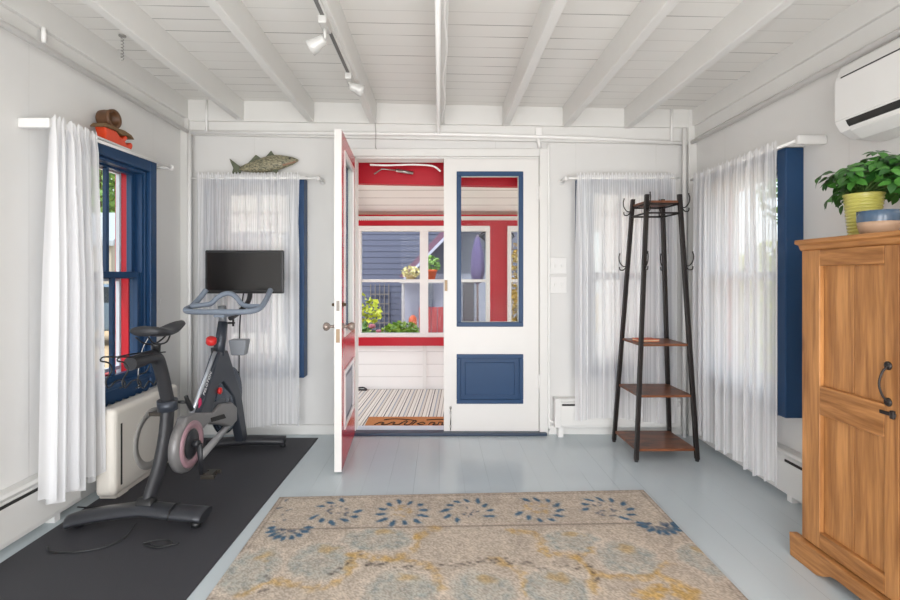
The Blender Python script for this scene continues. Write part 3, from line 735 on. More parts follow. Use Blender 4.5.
# ------------------------------------------------------------------ coat rack
RW = wood_mat('rustic_brown_wood', '8A5232', '432A1E', (2, 9, 9), .38, knots=False)
r = thing('coat_rack', 'tall black metal coat rack with brown wooden shelves by the back window', 'coat rack', (1.43, 3.26, 0))
bot = {(-1, -1): (1.232, 3.06), (1, -1): (1.618, 3.07), (-1, 1): (1.226, 3.435), (1, 1): (1.616, 3.435)}
top = {(-1, -1): (1.337, 3.15), (1, -1): (1.546, 3.15), (-1, 1): (1.328, 3.355), (1, 1): (1.53, 3.355)}
HZ = 1.685
def leg_at(k, z): t = z/HZ; return Vector((bot[k][0]*(1-t)+top[k][0]*t, bot[k][1]*(1-t)+top[k][1]*t, z))
posts = {}
for k in bot:
    bm = nb(); h = .0125; a, b = leg_at(k, .012), leg_at(k, HZ)
    hexa(bm, [(a.x-h, a.y-h, a.z), (a.x+h, a.y-h, a.z), (a.x+h, a.y+h, a.z), (a.x-h, a.y+h, a.z), (b.x-h, b.y-h, b.z), (b.x+h, b.y-h, b.z), (b.x+h, b.y+h, b.z), (b.x-h, b.y+h, b.z)])
    p = obj('post', bm, MBLACK, r, bevel=.002); posts[k] = p
    obj('foot', lathe(nb(), [(0, 0), (.012, 0), (.012, .010), (.006, .014), (0, .014)], (a.x, a.y, 0), 12), BLACK, p)
for z, dz in ((.062, .016), (.395, .014), (.715, .014), (1.632, .014)):
    c = [leg_at(k, z) for k in ((-1, -1), (1, -1), (1, 1), (-1, 1))]
    P = [(v.x, v.y, z) for v in c] + [(v.x, v.y, z+dz) for v in c]
    obj('shelf', hexa(nb(), P), RW, r, bevel=.002)
    if z > 1: continue
bm = nb()
for z in (1.565, 1.625):
    for k1, k2 in (((-1, -1), (1, -1)), ((1, -1), (1, 1)), ((1, 1), (-1, 1)), ((-1, 1), (-1, -1))):
        tube(bm, [leg_at(k1, z), leg_at(k2, z)], .006, 8)
obj('top_rail', bm, MBLACK, r)
for z in (1.60, 1.225):
    for k in bot:
        p = leg_at(k, z); dx = k[0] if k != (-1, -1) else 0; dv = Vector((k[0], 0, 0)) if k != (-1, -1) and k != (1, 1) else Vector((0, k[1], 0))
        bm = nb(); s = p+dv*.012
        tube(bm, smooth_path([s+Vector((0, 0, .0)), s+dv*.02+Vector((0, 0, .002)), s+dv*.042+Vector((0, 0, .028)), s+dv*.048+Vector((0, 0, .062)), s+dv*.042+Vector((0, 0, .085))], 5), .0038, 8)
        tube(bm, smooth_path([s+Vector((0, 0, -.005)), s+dv*.018+Vector((0, 0, -.024)), s+dv*.040+Vector((0, 0, -.022)), s+dv*.044+Vector((0, 0, -.002))], 5), .0038, 8)
        lathe(bm, [(0, -.006), (.006, 0), (0, .006)], s+dv*.042+Vector((0, 0, .088)), 8)
        obj('hook', bm, MBLACK, r)
ORANGE = mat('orange_paper', 'C9552A', .5)
r2 = thing('book', 'small orange book lying on the upper middle shelf of the coat rack', 'book', (1.40, 3.25, .729))
Mb = Matrix.Translation((1.37, 3.25, .7295)) @ Matrix.Rotation(.15, 4, 'Z')
obj('cover', box(nb(), -.07, .07, -.05, .05, 0, .003, 0, Mb), ORANGE, r2); obj('pages', box(nb(), -.066, .066, -.046, .046, .003, .013, 0, Mb), mat('paper', 'E2C9A6', .8), r2); obj('cover', box(nb(), -.07, .07, -.05, .05, .013, .016, 0, Mb), ORANGE, r2)

# ------------------------------------------------------------------ cabinet
PINE = wood_mat('old_pine', 'C58C54', '8A5A30', (9, 12, .9), .45)
PINEH = wood_mat('old_pine_rails', 'BE8650', '855529', (9, 1.3, 14), .45)
xf, xw = 1.49, 1.86; ya, yb = 1.15, 2.0
r = thing('pine_cabinet', 'honey pine cabinet with panelled doors against the right wall', 'cabinet', ((xf+xw)/2, (ya+yb)/2, 0))
bm = nb(); box(bm, xf+.012, xw, ya, yb, .07, 1.272); box(bm, xf-.002, xf+.012, yb-.004, yb, .095, 1.272); obj('body', bm, PINE, r, bevel=.003)
bm = nb(); prism(bm, [(xf-.004, 1.262), (xf-.010, 1.272), (xf-.014, 1.284), (xf-.030, 1.290), (xf-.030, 1.306), (xw, 1.306), (xw, 1.262)], ya-.02, yb+.014, lambda a, b, d: (a, d, b)); obj('cornice', bm, PINEH, r, bevel=.002)
bm = nb(); prism(bm, [(yb+.040, 0), (yb+.045, .095), (ya-.02, .095), (ya-.02, 0), (ya+.09, 0), (ya+.13, .03), (ya+.2, .04), (yb-.2, .04), (yb-.17, .035), (yb-.13, .012), (yb-.10, .0)][::-1], xf-.030, xf+.004, lambda a, b, d: (d, a, b)); obj('plinth', bm, PINEH, r, bevel=.004)
bm = nb(); prism(bm, [(xf+.005, 0), (xf+.005, .095), (xw, .095), (xw, 0), (xw-.07, 0), (xw-.1, .035), (xf+.12, .035), (xf+.08, 0)][::-1], yb+.0005, yb+.022, lambda a, b, d: (a, d, b)); obj('side_plinth', bm, PINEH, r, bevel=.004)
def cab_door(y0, y1, stile0, stile1, handle):
    d = thing('door', None, None, (xf, (y0+y1)/2, .1)); d.parent = r; d.location = Vector((xf, (y0+y1)/2, .1))-ORG[r.name]
    x0, x1 = xf-.012, xf+.012
    bm = nb(); box(bm, x0, x1, y0, y0+stile0, .10, 1.262); box(bm, x0, x1, y1-stile1, y1, .10, 1.262); obj('stile', bm, PINE, d, bevel=.003)
    for z0, z1 in ((.10, .165), (.622, .734), (1.20, 1.262)):
        obj('rail', B(x0, x1, y0+stile0-.006 if False else y0+stile0, y1-stile1, z0, z1), PINEH, d, bevel=.003)
    w3 = (y1-stile1-y0-stile0)
    for z0, z1, n in ((.165, .622, 2), (.734, 1.20, 2)):
        bm = nb()
        for i in range(n): box(bm, x1-.007, x1+.0002, y0+stile0+w3*i/n+.0015, y0+stile0+w3*(i+1)/n-.0015, z0, z1)
        obj('panel', bm, PINE, d, bevel=.0012)
    return d
c1 = cab_door(1.575, yb-.004, .052, .092, True)
c2 = cab_door(ya+.004, 1.572, .092, .052, False)
IRON = mat('dark_iron', '3B3634', .45, .7)
bm = nb(); hy_ = 1.612; zh = .805
tube(bm, smooth_path([(xf-.014, hy_, zh+.056), (xf-.028, hy_+.003, zh+.040), (xf-.038, hy_+.005, zh), (xf-.028, hy_+.003, zh-.040), (xf-.014, hy_, zh-.056)], 5), [.0035]*21, 10)
for s in (-1, 1): lathe(bm, [(0, .008), (.009, .007), (.014, .003), (.015, 0), (0, 0)], (xf-.012, hy_, zh+s*.060), 12, (-1, 0, 0))
obj('handle', bm, IRON, c1)
bm = nb(); box(bm, xf-.018, xf-.012, 1.582, 1.64, .702, .714); box(bm, xf-.022, xf-.012, 1.585, 1.598, .695, .722); obj('latch', bm, IRON, c1, bevel=.002)

# plant on the cabinet
r = thing('potted_plant', 'bushy green houseplant in a ribbed lime pot on the cabinet', 'plant', (1.62, 1.87, 1.306))
prof = [(0, 0), (.046, 0)]
for i in range(12):
    z = .006+i*.0125; q = .043+.016*(z/.16); prof += [(q, z), (q+.0045, z+.003), (q+.0045, z+.0085), (q+.001, z+.0115)]
prof += [(.064, .160), (.064, .166), (.058, .166), (.054, .15), (0, .148)]
obj('pot', lathe(nb(), prof, (1.62, 1.87, 1.3065), 40), mat('lime_glaze', 'B9B35C', .3, var=.1, coat=.4), r)
LEAF = leaf_mat('house_leaf', '174417', '4E8738'); LEAF.node_tree.nodes['Principled BSDF'].inputs['Roughness'].default_value = .35
stems = nb(); fol = nb(); rnd = random.Random(12)
def leaflet(bm, p, d, nrm, L, W):
    s = d.cross(nrm).normalized(); nrm = s.cross(d).normalized(); cols = []
    prof = [(0, .06), (.2, .75), (.45, 1), (.72, .72), (1, .05)]
    for t, wv in prof:
        c = p + d*L*t - nrm*L*.22*t*t; cols.append((bm.verts.new(c - s*W*wv + nrm*W*.22*wv), bm.verts.new(c), bm.verts.new(c + s*W*wv + nrm*W*.22*wv)))
    for a, b in zip(cols, cols[1:]):
        for i in (0, 1):
            f = bm.faces.new((a[i], a[i+1], b[i+1], b[i])); f.smooth = True
pc = Vector((1.655, 1.865, 1.54))
for k in range(120):
    while True:
        v = Vector([rnd.uniform(-1, 1) for _ in range(3)])
        if .45 < v.length < 1: break
    p = pc + Vector((v.x*.165, v.y*.185, v.z*.085))
    if v.z < -.1: p.z -= .03*rnd.random()
    if p.x > 1.815: p.x = 1.815-rnd.random()*.03
    if p.z < 1.515 and (Vector((p.x, p.y, 0))-Vector((1.60, 1.84, 0))).length < .12: continue
    a0 = Vector((1.62+rnd.uniform(-.03, .03), 1.87+rnd.uniform(-.03, .03), 1.46))
    if k % 3 == 0: tube(stems, smooth_path([a0, (a0+p)/2+Vector((0, 0, .03)), p], 4), .002, 6)
    out = (p-pc).normalized(); up = (out*.7+Vector((0, 0, .8))).normalized()
    s0 = up.cross(Vector((0, 1, .1))).normalized(); s1 = up.cross(s0)
    n = rnd.choice((5, 6, 6)); ph = rnd.random()*6
    for i in range(n):
        a = ph+2*PI*i/n; d = (s0*math.cos(a)+s1*math.sin(a)-up*rnd.uniform(-.15, .45)).normalized()
        L = rnd.uniform(.034, .052)
        if (p+d*L).x > 1.862: continue
        leaflet(fol, p+d*.004, d, up, L, L*.30)
obj('stems', stems, mat('stem_green', '4B6B2E', .6), r)
fb_ = obj('foliage', fol, LEAF, r, smooth='full'); fb_['kind'] = 'stuff'
obj('soil', lathe(nb(), [(0, 0), (.053, 0), (.053, .004), (0, .006)], (1.62, 1.87, 1.452), 24), mat('soil', '3B2B20', .9), r)
# bowl
r = thing('bowl', 'small ceramic bowl with blue rim and sandy base on the cabinet', 'bowl', (1.565, 1.745, 1.306))
pr = [(0, 0), (.042, 0), (.052, .008), (.058, .030), (.060, .045)]
obj('bowl_base', lathe(nb(), pr+[(.054, .045), (.050, .02), (0, .012)], (1.565, 1.745, 1.3065), 40), mat('sandy_stoneware', 'B5967C', .5, var=.12), r)
obj('bowl_rim', lathe(nb(), [(.0600, .045), (.061, .06), (.0613, .084), (.056, .085), (.054, .06), (.0538, .045)], (1.565, 1.745, 1.3065), 40), mat('blue_glaze', '3F566E', .2, var=.2, scale=30, coat=.5), r)

# ------------------------------------------------------------------ air conditioner
r = thing('air_conditioner', 'white wall air conditioner with open louvre high on the right wall', 'air conditioner', (1.77, 1.65, 1.745))
y0, y1 = 1.25, 2.06
P = [(1.869, 1.722), (1.73, 1.728), (1.68, 1.76), (1.66, 1.795), (1.658, 1.90), (1.663, 1.985), (1.685, 2.03), (1.72, 2.05), (1.869, 2.055)]
bm = nb(); prism(bm, P, y0, y1, lambda a, b, d: (a, d, b)); obj('housing', bm, WHITE, r, bevel=.012, seg=3)
bm = nb(); prism(bm, [(1.655, 1.803), (1.663, 1.803), (1.668, 1.975), (1.657, 1.975)], y0+.01, y1-.008, lambda a, b, d: (a, d, b)); obj('front_panel', bm, WHITE, r, bevel=.003)
bm = nb(); prism(bm, [(1.659, 1.976), (1.668, 1.976), (1.672, 1.981), (1.660, 1.981)], y0+.02, y1-.035, lambda a, b, d: (a, d, b)); obj('seam', bm, DARK, r)
bm = nb(); prism(bm, [(1.659, 1.796), (1.667, 1.779), (1.695, 1.745), (1.725, 1.727), (1.73, 1.735), (1.70, 1.76), (1.675, 1.79)], y0+.05, y1-.06, lambda a, b, d: (a, d, b)); obj('air_outlet', bm, DARK, r)
bm = nb(); prism(bm, [(1.678, 1.760), (1.676, 1.752), (1.722, 1.719), (1.726, 1.726)], y0+.06, y1-.064, lambda a, b, d: (a, d, b)); obj('louvre', bm, WHITE, r, bevel=.001)

# ------------------------------------------------------------------ ornament on the left window frame
BRN = mat('brown_carved_wood', '5E3F27', .5, var=.35, scale=40); BRN2 = mat('bark_brown', '6F5536', .6, var=.3, scale=50); ORG_ = mat('orange_red_glaze', 'D9451F', .35, var=.2, scale=25)
r = thing('carved_ornament', 'brown and orange carved ornament standing on the left window frame', 'ornament', (-1.81, 2.70, 1.8855))
ob = 1.8855
bm = nb(); prism(bm, [(2.60, ob), (2.83, ob), (2.845, ob+.03), (2.83, ob+.045), (2.79, ob+.022), (2.775, ob+.035), (2.80, ob+.060), (2.78, ob+.072), (2.745, ob+.045), (2.73, ob+.05), (2.70, ob+.072), (2.60, ob+.068), (2.615, ob+.04)], -1.83, -1.775, lambda a, b, d: (d, a, b))
obj('body', bm, ORG_, r, bevel=.006)
bm = nb(); prism(bm, [(2.575, ob+.060), (2.61, ob+.069), (2.70, ob+.073), (2.74, ob+.062), (2.79, ob+.074), (2.85, ob+.066), (2.82, ob+.086), (2.76, ob+.094), (2.70, ob+.090), (2.60, ob+.088)], -1.84, -1.768, lambda a, b, d: (d, a, b)); obj('brim', bm, BRN2, r, bevel=.004)
bm = nb(); lathe(bm, [(0, 0), (.040, .0), (.048, .008), (.050, .03), (.048, .060), (.051, .066), (.051, .082), (.040, .084), (.034, .074), (.030, .05), (0, .045)], (-1.855, 2.69, ob+.134), 24, (1, -.1, 0))
obj('crown', bm, BRN, r)

# ------------------------------------------------------------------ fish
def fish():
    r = thing('fish_carving', 'carved striped bass ornament resting on the frame above the left curtain', 'fish ornament', (-1.255, 3.54, 1.9))
    x0, x1 = -1.505, -1.02; z0 = 1.975; bm = nb(); rings = []
    top = [.016, .034, .046, .060, .072, .080, .080, .072, .056, .040, .012]; botm = [.016, .034, .046, .058, .064, .066, .064, .056, .044, .030, .004]
    n = len(top)
    for i in range(n):
        t = i/(n-1); x = x0+.06+(x1-x0-.06)*t; cz = 1.937+.058*t; th = .006+.026*math.sin(PI*min(1, t*1.05))**.7 if 0 < t < 1 else .006
        rings.append([bm.verts.new((x, 3.55+th*math.cos(a), cz+(top[i] if math.sin(a) > 0 else botm[i])*math.sin(a)*.82)) for a in [2*PI*k/16 for k in range(16)]])
    for A, Bq in zip(rings, rings[1:]):
        for k in range(16): f = bm.faces.new((A[k], A[(k+1) % 16], Bq[(k+1) % 16], Bq[k])); f.smooth = True
    bm.faces.new(rings[0]); bm.faces.new(rings[-1][::-1])
    FM = wood_mat('fish_scales', 'A8A084', '2C3324', (26, 26, 60), .5, knots=False)
    FM2 = mat('fish_fin', '565B48', .6, var=.4, scale=60)
    obj('body', bm, FM, r)
    fp = lambda a, b, d: (a, d, b)
    bm = nb(); prism(bm, [(-1.43, 1.945), (-1.515, 2.01), (-1.508, 1.985), (-1.488, 1.94), (-1.50, 1.90), (-1.44, 1.905), (-1.425, 1.93)], 3.545, 3.555, fp); obj('tail_fin', bm, FM2, r)
    bm = nb(); prism(bm, [(-1.385, 1.975), (-1.325, 2.038), (-1.27, 2.00), (-1.30, 1.98)], 3.546, 3.554, fp); obj('dorsal_fin', bm, FM2, r)
    bm = nb(); prism(bm, [(-1.27, 2.005), (-1.215, 2.068), (-1.185, 2.025), (-1.20, 2.01)], 3.546, 3.554, fp); obj('dorsal_fin', bm, FM2, r)
    bm = nb(); prism(bm, [(-1.20, 1.925), (-1.185, 1.895), (-1.16, 1.91), (-1.16, 1.93)], 3.53, 3.538, fp); obj('pectoral_fin', bm, FM2, r)
    bm = nb(); prism(bm, [(-1.13, 1.962), (-1.035, 1.986), (-1.033, 1.982), (-1.12, 1.952)], 3.522, 3.54, fp); obj('mouth', bm, mat('fish_mouth', '8C6A52', .5), r)
    obj('eye', lathe(nb(), [(0, .006), (.006, .003), (.006, 0)], (-1.075, 3.532, 2.01), 10, (0, -1, 0)), BLACK, r)
fish()

# ------------------------------------------------------------------ air purifier by the left wall
CREAM = mat('cream_plastic', 'E2DCD2', .35, var=.03)
r = thing('air_purifier', 'cream air purifier with grey ring standing by the left wall', 'air purifier', (-1.715, 2.82, .006))
bm = nb(); px0, px1, py0, py1 = -1.765, -1.66, 2.505, 3.13
box(bm, px0, px1, py0, py1, .022, .475); obj('body', bm, CREAM, r, bevel=.028, seg=4)
obj('base', B(px0+.005, px1-.012, py0+.03, py1-.03, .006, .05), CREAM, r, bevel=.006)
obj('vent_slot', B(px1-.004, px1+.0012, 2.555, 2.568, .07, .39), DARK, r)
bm = nb(); lathe(bm, [(.130, 0), (.172, 0), (.172, .007), (.130, .004), (.130, 0)], (px1-.001, 2.83, .225), 40, (1, 0, 0)); obj('ring', bm, mat('ring_grey', 'A3A09C', .4), r)
obj('foot', B(px1-.05, px1-.01, py0+.05, py0+.13, .006, .026), CREAM, r)

# ------------------------------------------------------------------ exercise bike
def bx_(Y): return -1.36 + .07*(Y-2.3)
def S2(px, py, dx=0):
    u = (439-px)/F; Y = 1.521/(u+.07); return Vector((bx_(Y)+dx, Y, EYE+(276-py)/F*Y))
FRM = mat('bike_graphite', '3A3F48', .35, .3, var=.08); SILV = mat('bike_silver', 'C6CBD2', .28, .5); BAR = mat('bike_bar_rubber', '76808E', .5, var=.06)
GREY = mat('bike_guard_grey', '7C7A7A', .35, .2); PINK = mat('crank_ring_pink', '9C7C84', .4)
BKM = mat('bike_matte_black', '2A2B2F', .45, var=.1)
r = thing('exercise_bike', 'dark indoor exercise bike with black screen standing on the mat', 'exercise bike', (-1.32, 2.75, .006))
bm = nb(); tube(bm, smooth_path([(-1.70, 2.245, .035), (-1.66, 2.255, .045), (-1.55, 2.265, .062), (-1.40, 2.275, .078), (-1.34, 2.275, .078), (-1.22, 2.268, .068), (-1.075, 2.26, .060)], 3), .030, 16, flat=(.85, 1.9)); rs = obj('rear_stabilizer', bm, mat('bike_stabilizer_satin', '3F4146', .3, .4), r)
for x in (-1.66, -1.12): obj('rubber_foot', lathe(nb(), [(0, 0), (.022, 0), (.024, .02), (0, .03)], (x, 2.26, .006), 14), BLACK, rs)
bm = nb(); tube(bm, [(-1.225, 2.205, .058), (-1.225, 2.225, .092), (-1.225, 2.27, .101), (-1.225, 2.315, .09)], .004, 6); obj('strap', bm, BLACK, rs)
bm = nb(); tube(bm, smooth_path([(-1.545, 3.27, .042), (-1.40, 3.29, .05), (-1.28, 3.30, .056), (-1.15, 3.315, .05), (-1.045, 3.33, .042)], 3), .033, 14, flat=(.9, 1.4)); fs_ = obj('front_stabilizer', bm, BKM, r)
for x, y in ((-1.52, 3.272), (-1.06, 3.325)): obj('rubber_foot', lathe(nb(), [(0, 0), (.020, 0), (.022, .012), (0, .02)], (x, y, .006), 14), BLACK, fs_)
# rear column of the frame
bm = nb(); pth = smooth_path([(-1.365, 2.285, .085), (-1.363, 2.32, .14), (-1.355, 2.375, .24), (-1.351, 2.42, .38), (-1.350, 2.44, .52)], 5)
tube(bm, pth, [.027+.007*min(1, i/8) for i in range(len(pth))], 18, up=(0, 1, .0), flat=(1.15, .85)); obj('rear_column', bm, BKM, r)
obj('column_hinge', lathe(nb(), [(0, -.035), (.028, -.035), (.03, -.03), (.03, .03), (.028, .035), (0, .035)], (-1.365, 2.285, .098), 18, (1, 0, 0)), BLACK, r)
obj('seat_collar', tube(nb(), [(-1.350, 2.438, .495), (-1.350, 2.434, .545)], .047, 18), FRM, r)
bm = nb(); tube(bm, smooth_path([S2(168, 402), S2(165, 388), S2(161, 370), S2(157, 359), S2(150, 357), S2(138, 361), S2(130, 364)], 5), .031, 16); obj('seat_post', bm, BKM, r)
bm = nb(); a = S2(172, 402, .05); tube(bm, [a+Vector((-.03, 0, 0)), a+Vector((.02, 0, .0))], .008, 10); tube(bm, smooth_path([a+Vector((.02, 0, .03)), a+Vector((.025, .01, 0)), a+Vector((.03, .04, -.05))], 4), [.010]*4+[.012]*5, 10)
obj('clamp_lever', bm, BLACK, r)
# saddle
bm = nb(); sec = []
sy0, sy1, szz = 2.255, 2.555, .893
for i in range(13):
    t = i/12; y = sy0+(sy1-sy0)*t; wv = .072*(1-t)**.55+.018 if t > .12 else .060+.25*t; wv = min(wv, .085)
    zc = szz+.012*math.cos(t*PI*2)+.012*t; hgt = .024*(1-.45*t); xc = bx_(y)
    sec.append([bm.verts.new((xc+wv*math.cos(a)*(1 if True else 0), y+(.02*(1-abs(math.cos(a))) if t < .01 else 0), zc+(hgt*math.sin(a) if math.sin(a) > 0 else hgt*1.1*math.sin(a)))) for a in [2*PI*k/16 for k in range(16)]])
for A, Bq in zip(sec, sec[1:]):
    for k in range(16): f = bm.faces.new((A[k], A[(k+1) % 16], Bq[(k+1) % 16], Bq[k])); f.smooth = True
bm.faces.new(sec[0]); bm.faces.new(sec[-1][::-1])
sd = obj('saddle', bm, BKM, r, smooth='full')
bm = nb()
for s in (-1, 1): tube(bm, smooth_path([(bx_(2.25)+s*.03, 2.25, .878), (bx_(2.3)+s*.022, 2.31, .84), (bx_(2.4)+s*.02, 2.40, .838), (bx_(2.47), 2.47, .89)], 4), .004, 8)
lathe(bm, [(0, 0), (.018, 0), (.02, .05), (.025, .06), (0, .065)], (bx_(2.35), 2.35, .775), 14); obj('saddle_rails', bm, BLACK, sd)
# black wire weight racks behind the seat
bm = nb()
for s, yq in ((-1, 2.30), (1, 2.18)):
    q = [S2(158, 352), S2(140, 354), S2(125, 357), S2(112, 357), S2(109, 361), S2(117, 363), S2(120, 371), S2(114, 381), S2(117, 388), S2(124, 381), S2(131, 380), S2(133, 385), S2(128, 388)]
    q = [v+Vector((s*.035, 0, 0)) for v in q]; tube(bm, smooth_path(q, 3), .0035, 6)
q = [S2(150, 365), S2(146, 372), S2(139, 375), S2(138, 383), S2(144, 388), S2(149, 381), S2(154, 385), S2(156, 380)]; tube(bm, smooth_path(q, 3), .0035, 6)
obj('wire_weight_holder', bm, BLACK, r)
# crank guard: big disc facing +X with grey cover arm
cc = Vector((-1.31, 2.525, .295))
bm = nb(); lathe(bm, [(0, 0), (.10, 0), (.125, .008), (.138, .02), (.142, .04), (.138, .055), (.12, .065), (0, .065)], cc+Vector((-.03, 0, 0)), 40, (1, 0, 0)); g = obj('belt_guard', bm, GREY, r)
bm = nb(); lathe(bm, [(.078, 0), (.118, 0), (.116, .008), (.098, .011), (.080, .006), (.078, 0)], cc+Vector((.034, 0, 0)), 40, (1, 0, 0)); obj('guard_ring', bm, PINK, g)
bm = nb(); lathe(bm, [(0, 0), (.076, 0), (.07, .006), (.03, .01), (0, .012)], cc+Vector((.034, 0, 0)), 32, (1, 0, 0)); obj('guard_centre', bm, BKM, g)
def S3(px, py, X=-1.272): Y = -X*F/(439-px); return Vector((X, Y, EYE+(276-py)/F*Y))
bm = nb(); poly = [S3(*p) for p in ((184, 428), (188, 417), (197, 413), (215, 412), (222, 404), (233, 402), (238, 407), (238, 421), (231, 428), (224, 425), (210, 423), (203, 430), (200, 445), (186, 445))]
prism(bm, [(v.y, v.z) for v in poly], -1.33, -1.274, lambda a, b, d: (d, a, b)); obj('belt_cover', bm, GREY, r, bevel=.012, seg=3)
bm = nb(); tube(bm, [S3(233, 420, -1.29), S3(200, 458, -1.29)], .02, 12, flat=(1.2, .8)); obj('cover_strut', bm, mat('strut_silver', 'A9A9AB', .35, .4), r)
bm = nb(); prism(bm, [(v.y, v.z) for v in (S3(211, 418), S3(224, 414), S3(226, 418), S3(212, 422))], -1.276, -1.2705, lambda a, b, d: (d, a, b)); obj('cover_vent', bm, DARK, r)
# cranks and pedals
for s in (1, -1):
    e = cc+Vector((s*.075, .01, 0)); d = Vector((0, .012, -.165)) if s == 1 else Vector((0, -.012, .165))
    bm = nb(); tube(bm, [cc+Vector((s*.045, 0, 0)), cc+Vector((s*.075, 0, 0))], .018, 14); tube(bm, [e-Vector((0, .01, 0)), e+d], [.016, .011], 12, flat=(1, .7)); ck = obj('crank', bm, BKM, r)
    p = e+d+Vector((s*.05, 0, 0)); bm = nb(); tube(bm, [e+d, p+Vector((s*.03, 0, 0))], .006, 8)
    box(bm, p.x-.035, p.x+.035, p.y-.045, p.y-.03, p.z-.010, p.z+.010); box(bm, p.x-.035, p.x+.035, p.y+.03, p.y+.045, p.z-.010, p.z+.010); box(bm, p.x-.02, p.x+.02, p.y-.035, p.y+.035, p.z-.012, p.z+.012)
    obj('pedal', bm, mat('pedal_dark', '4A453F', .3, .6), ck, bevel=.002)
# flywheel near the front
bm = nb(); lathe(bm, [(0, -.012), (.03, -.018), (.12, -.010), (.185, -.014), (.20, -.012), (.203, 0), (.20, .012), (.185, .014), (.12, .010), (.03, .018), (0, .012)], (bx_(3.03), 3.03, .395), 48, (1, 0, 0)); obj('flywheel', bm, mat('flywheel_steel', '47505E', .25, .8), r)
bm = nb(); lathe(bm, [(0, .0), (.020, 0), (.020, .012), (.014, .016), (0, .016)], (-1.285, 2.86, .49), 16, (1, 0, 0)); obj('flywheel_badge', bm, mat('red_plastic', 'C82A2A', .35), r)
# triangle frame
hd = S2(220, 350); 
def slab(pts, wx_, m, name, dx=0, bev=.012):
    bm = nb(); poly = [(v.y, v.z) for v in pts]; xc = sum(v.x for v in pts)/len(pts)+dx
    prism(bm, poly, xc-wx_/2, xc+wx_/2, lambda a, b, d: (d, a, b)); return obj(name, bm, m, r, bevel=bev, seg=3)
slab([S2(214, 352), S2(188, 419), S2(205, 414), S2(213, 386), S2(218, 382), S2(222, 386), S2(231, 398), S2(241, 442), S2(248, 441), S2(240, 394), S2(224, 350)], .055, FRM, 'main_frame')
slab([S2(195, 408), S2(190, 419), S2(216, 416), S2(238, 407), S2(235, 393), S2(212, 400)], .05, FRM, 'lower_frame_bar')
bm = nb(); tube(bm, [S2(213, 352, .012), S2(200, 387, .012), S2(187, 420, .012)], .011, 10); obj('frame_stripe', bm, SILV, r)
bm = nb(); tube(bm, [S2(218, 356), S2(221, 338), S2(223, 322)], [.034, .030, .028], 16); obj('head_tube', bm, FRM, r)
bm = nb(); tube(bm, [S2(223, 328), S2(222, 306)], .023, 16); obj('handlebar_post', bm, mat('bike_post_grey', '8F949B', .3, .6), r)
bm = nb(); a = S2(230, 315, .02); tube(bm, [a, a+Vector((0, 0, .0))+Vector((0, .0, -.07))], .007, 8); tube(bm, [a+Vector((-.05, 0, -.05)), a+Vector((.01, 0, -.05))], .006, 8); obj('clamp_lever', bm, BLACK, r)
# resistance knob
a = S2(211, 343); bm = nb(); tube(bm, [S2(214, 360), S2(213, 348)], .013, 12); kb = obj('knob_stem', bm, BKM, r)
obj('resistance_knob', lathe(nb(), [(0, 0), (.024, 0), (.029, .008), (.029, .034), (.022, .04), (0, .04)], a+Vector((0, 0, -.005)), 20, (.25, -.35, .9)), mat('red_plastic', 'C82A2A', .35), kb)
# bottle holder
a = S2(236, 347, .02); bm = nb(); box(bm, a.x-.055, a.x+.06, a.y-.04, a.y+.04, a.z-.05, a.z+.05)
for v in bm.verts:
    if v.co.z < a.z: v.co.x = a.x+(v.co.x-a.x)*.72; v.co.y = a.y+(v.co.y-a.y)*.8
obj('bottle_holder', bm, mat('holder_grey', '8A8E94', .4), r, bevel=.008, seg=3)
# handlebar: front hoop, two forward horns and a raised inner loop
hc = Vector((-1.29, 3.0, .93))
def HB_(px, py, Y): return Vector(((px-439)/F*Y, Y, EYE+(276-py)/F*Y))
outer = [HB_(*p) for p in ((206, 290, 3.08), (200, 298, 3.04), (192, 306, 2.97), (186, 309.5, 2.90), (189, 311.5, 2.86), (204, 312, 2.855), (222, 312, 2.855), (240, 312, 2.855), (252, 311, 2.86), (260, 308, 2.90), (266, 300, 2.98), (270.5, 290, 3.07))]
bm = nb(); tube(bm, smooth_path(outer, 5), .0165, 14); hb = obj('handlebar', bm, BAR, r)
inner = [HB_(*p) for p in ((191, 306.5, 2.92), (203, 305, 2.93), (211, 303.5, 2.94), (217, 298, 2.96), (223, 294.5, 2.97), (230, 293.5, 2.97), (236, 297, 2.96), (241, 303, 2.95), (247, 306, 2.94), (260, 306.5, 2.92))]
bm = nb(); tube(bm, smooth_path(inner, 5), .0150, 14); obj('inner_grip', bm, BAR, hb)
hc = Vector((-1.28, 2.96, .945))
bm = nb(); box(bm, hc.x-.035, hc.x+.03, hc.y-.11, hc.y+.06, hc.z-.028, hc.z+.006); obj('handlebar_bracket', bm, BAR, hb, bevel=.008)
# screen
sx, sy, sz0, sz1 = -1.30, 3.28, 1.043, 1.332
bm = nb(); box(bm, sx-.262, sx+.262, sy-.012, sy+.018, sz0, sz1); sn_ = obj('screen', bm, BLACK, r, bevel=.008)
obj('display', B(sx-.245, sx+.245, sy-.0145, sy-.010, sz0+.022, sz1-.017), mat('dark_display', '1C1A19', .18, var=.02), sn_)
bm = nb(); tube(bm, smooth_path([(sx+.015, 3.02, .90), (sx+.02, 3.14, .93), (sx+.028, 3.28, 1.0), (sx+.028, 3.30, 1.10)], 5), .016, 12); box(bm, sx-.04, sx+.09, 3.298, 3.315, 1.06, 1.2); obj('screen_arm', bm, BKM, r)
bm = nb(); tube(bm, smooth_path([(sx-.01, 3.29, 1.06), (sx-.005, 3.22, .90), (-1.30, 3.19, .72), (-1.30, 3.185, .5)], 5), .005, 8); obj('screen_cable', bm, BLACK, r)
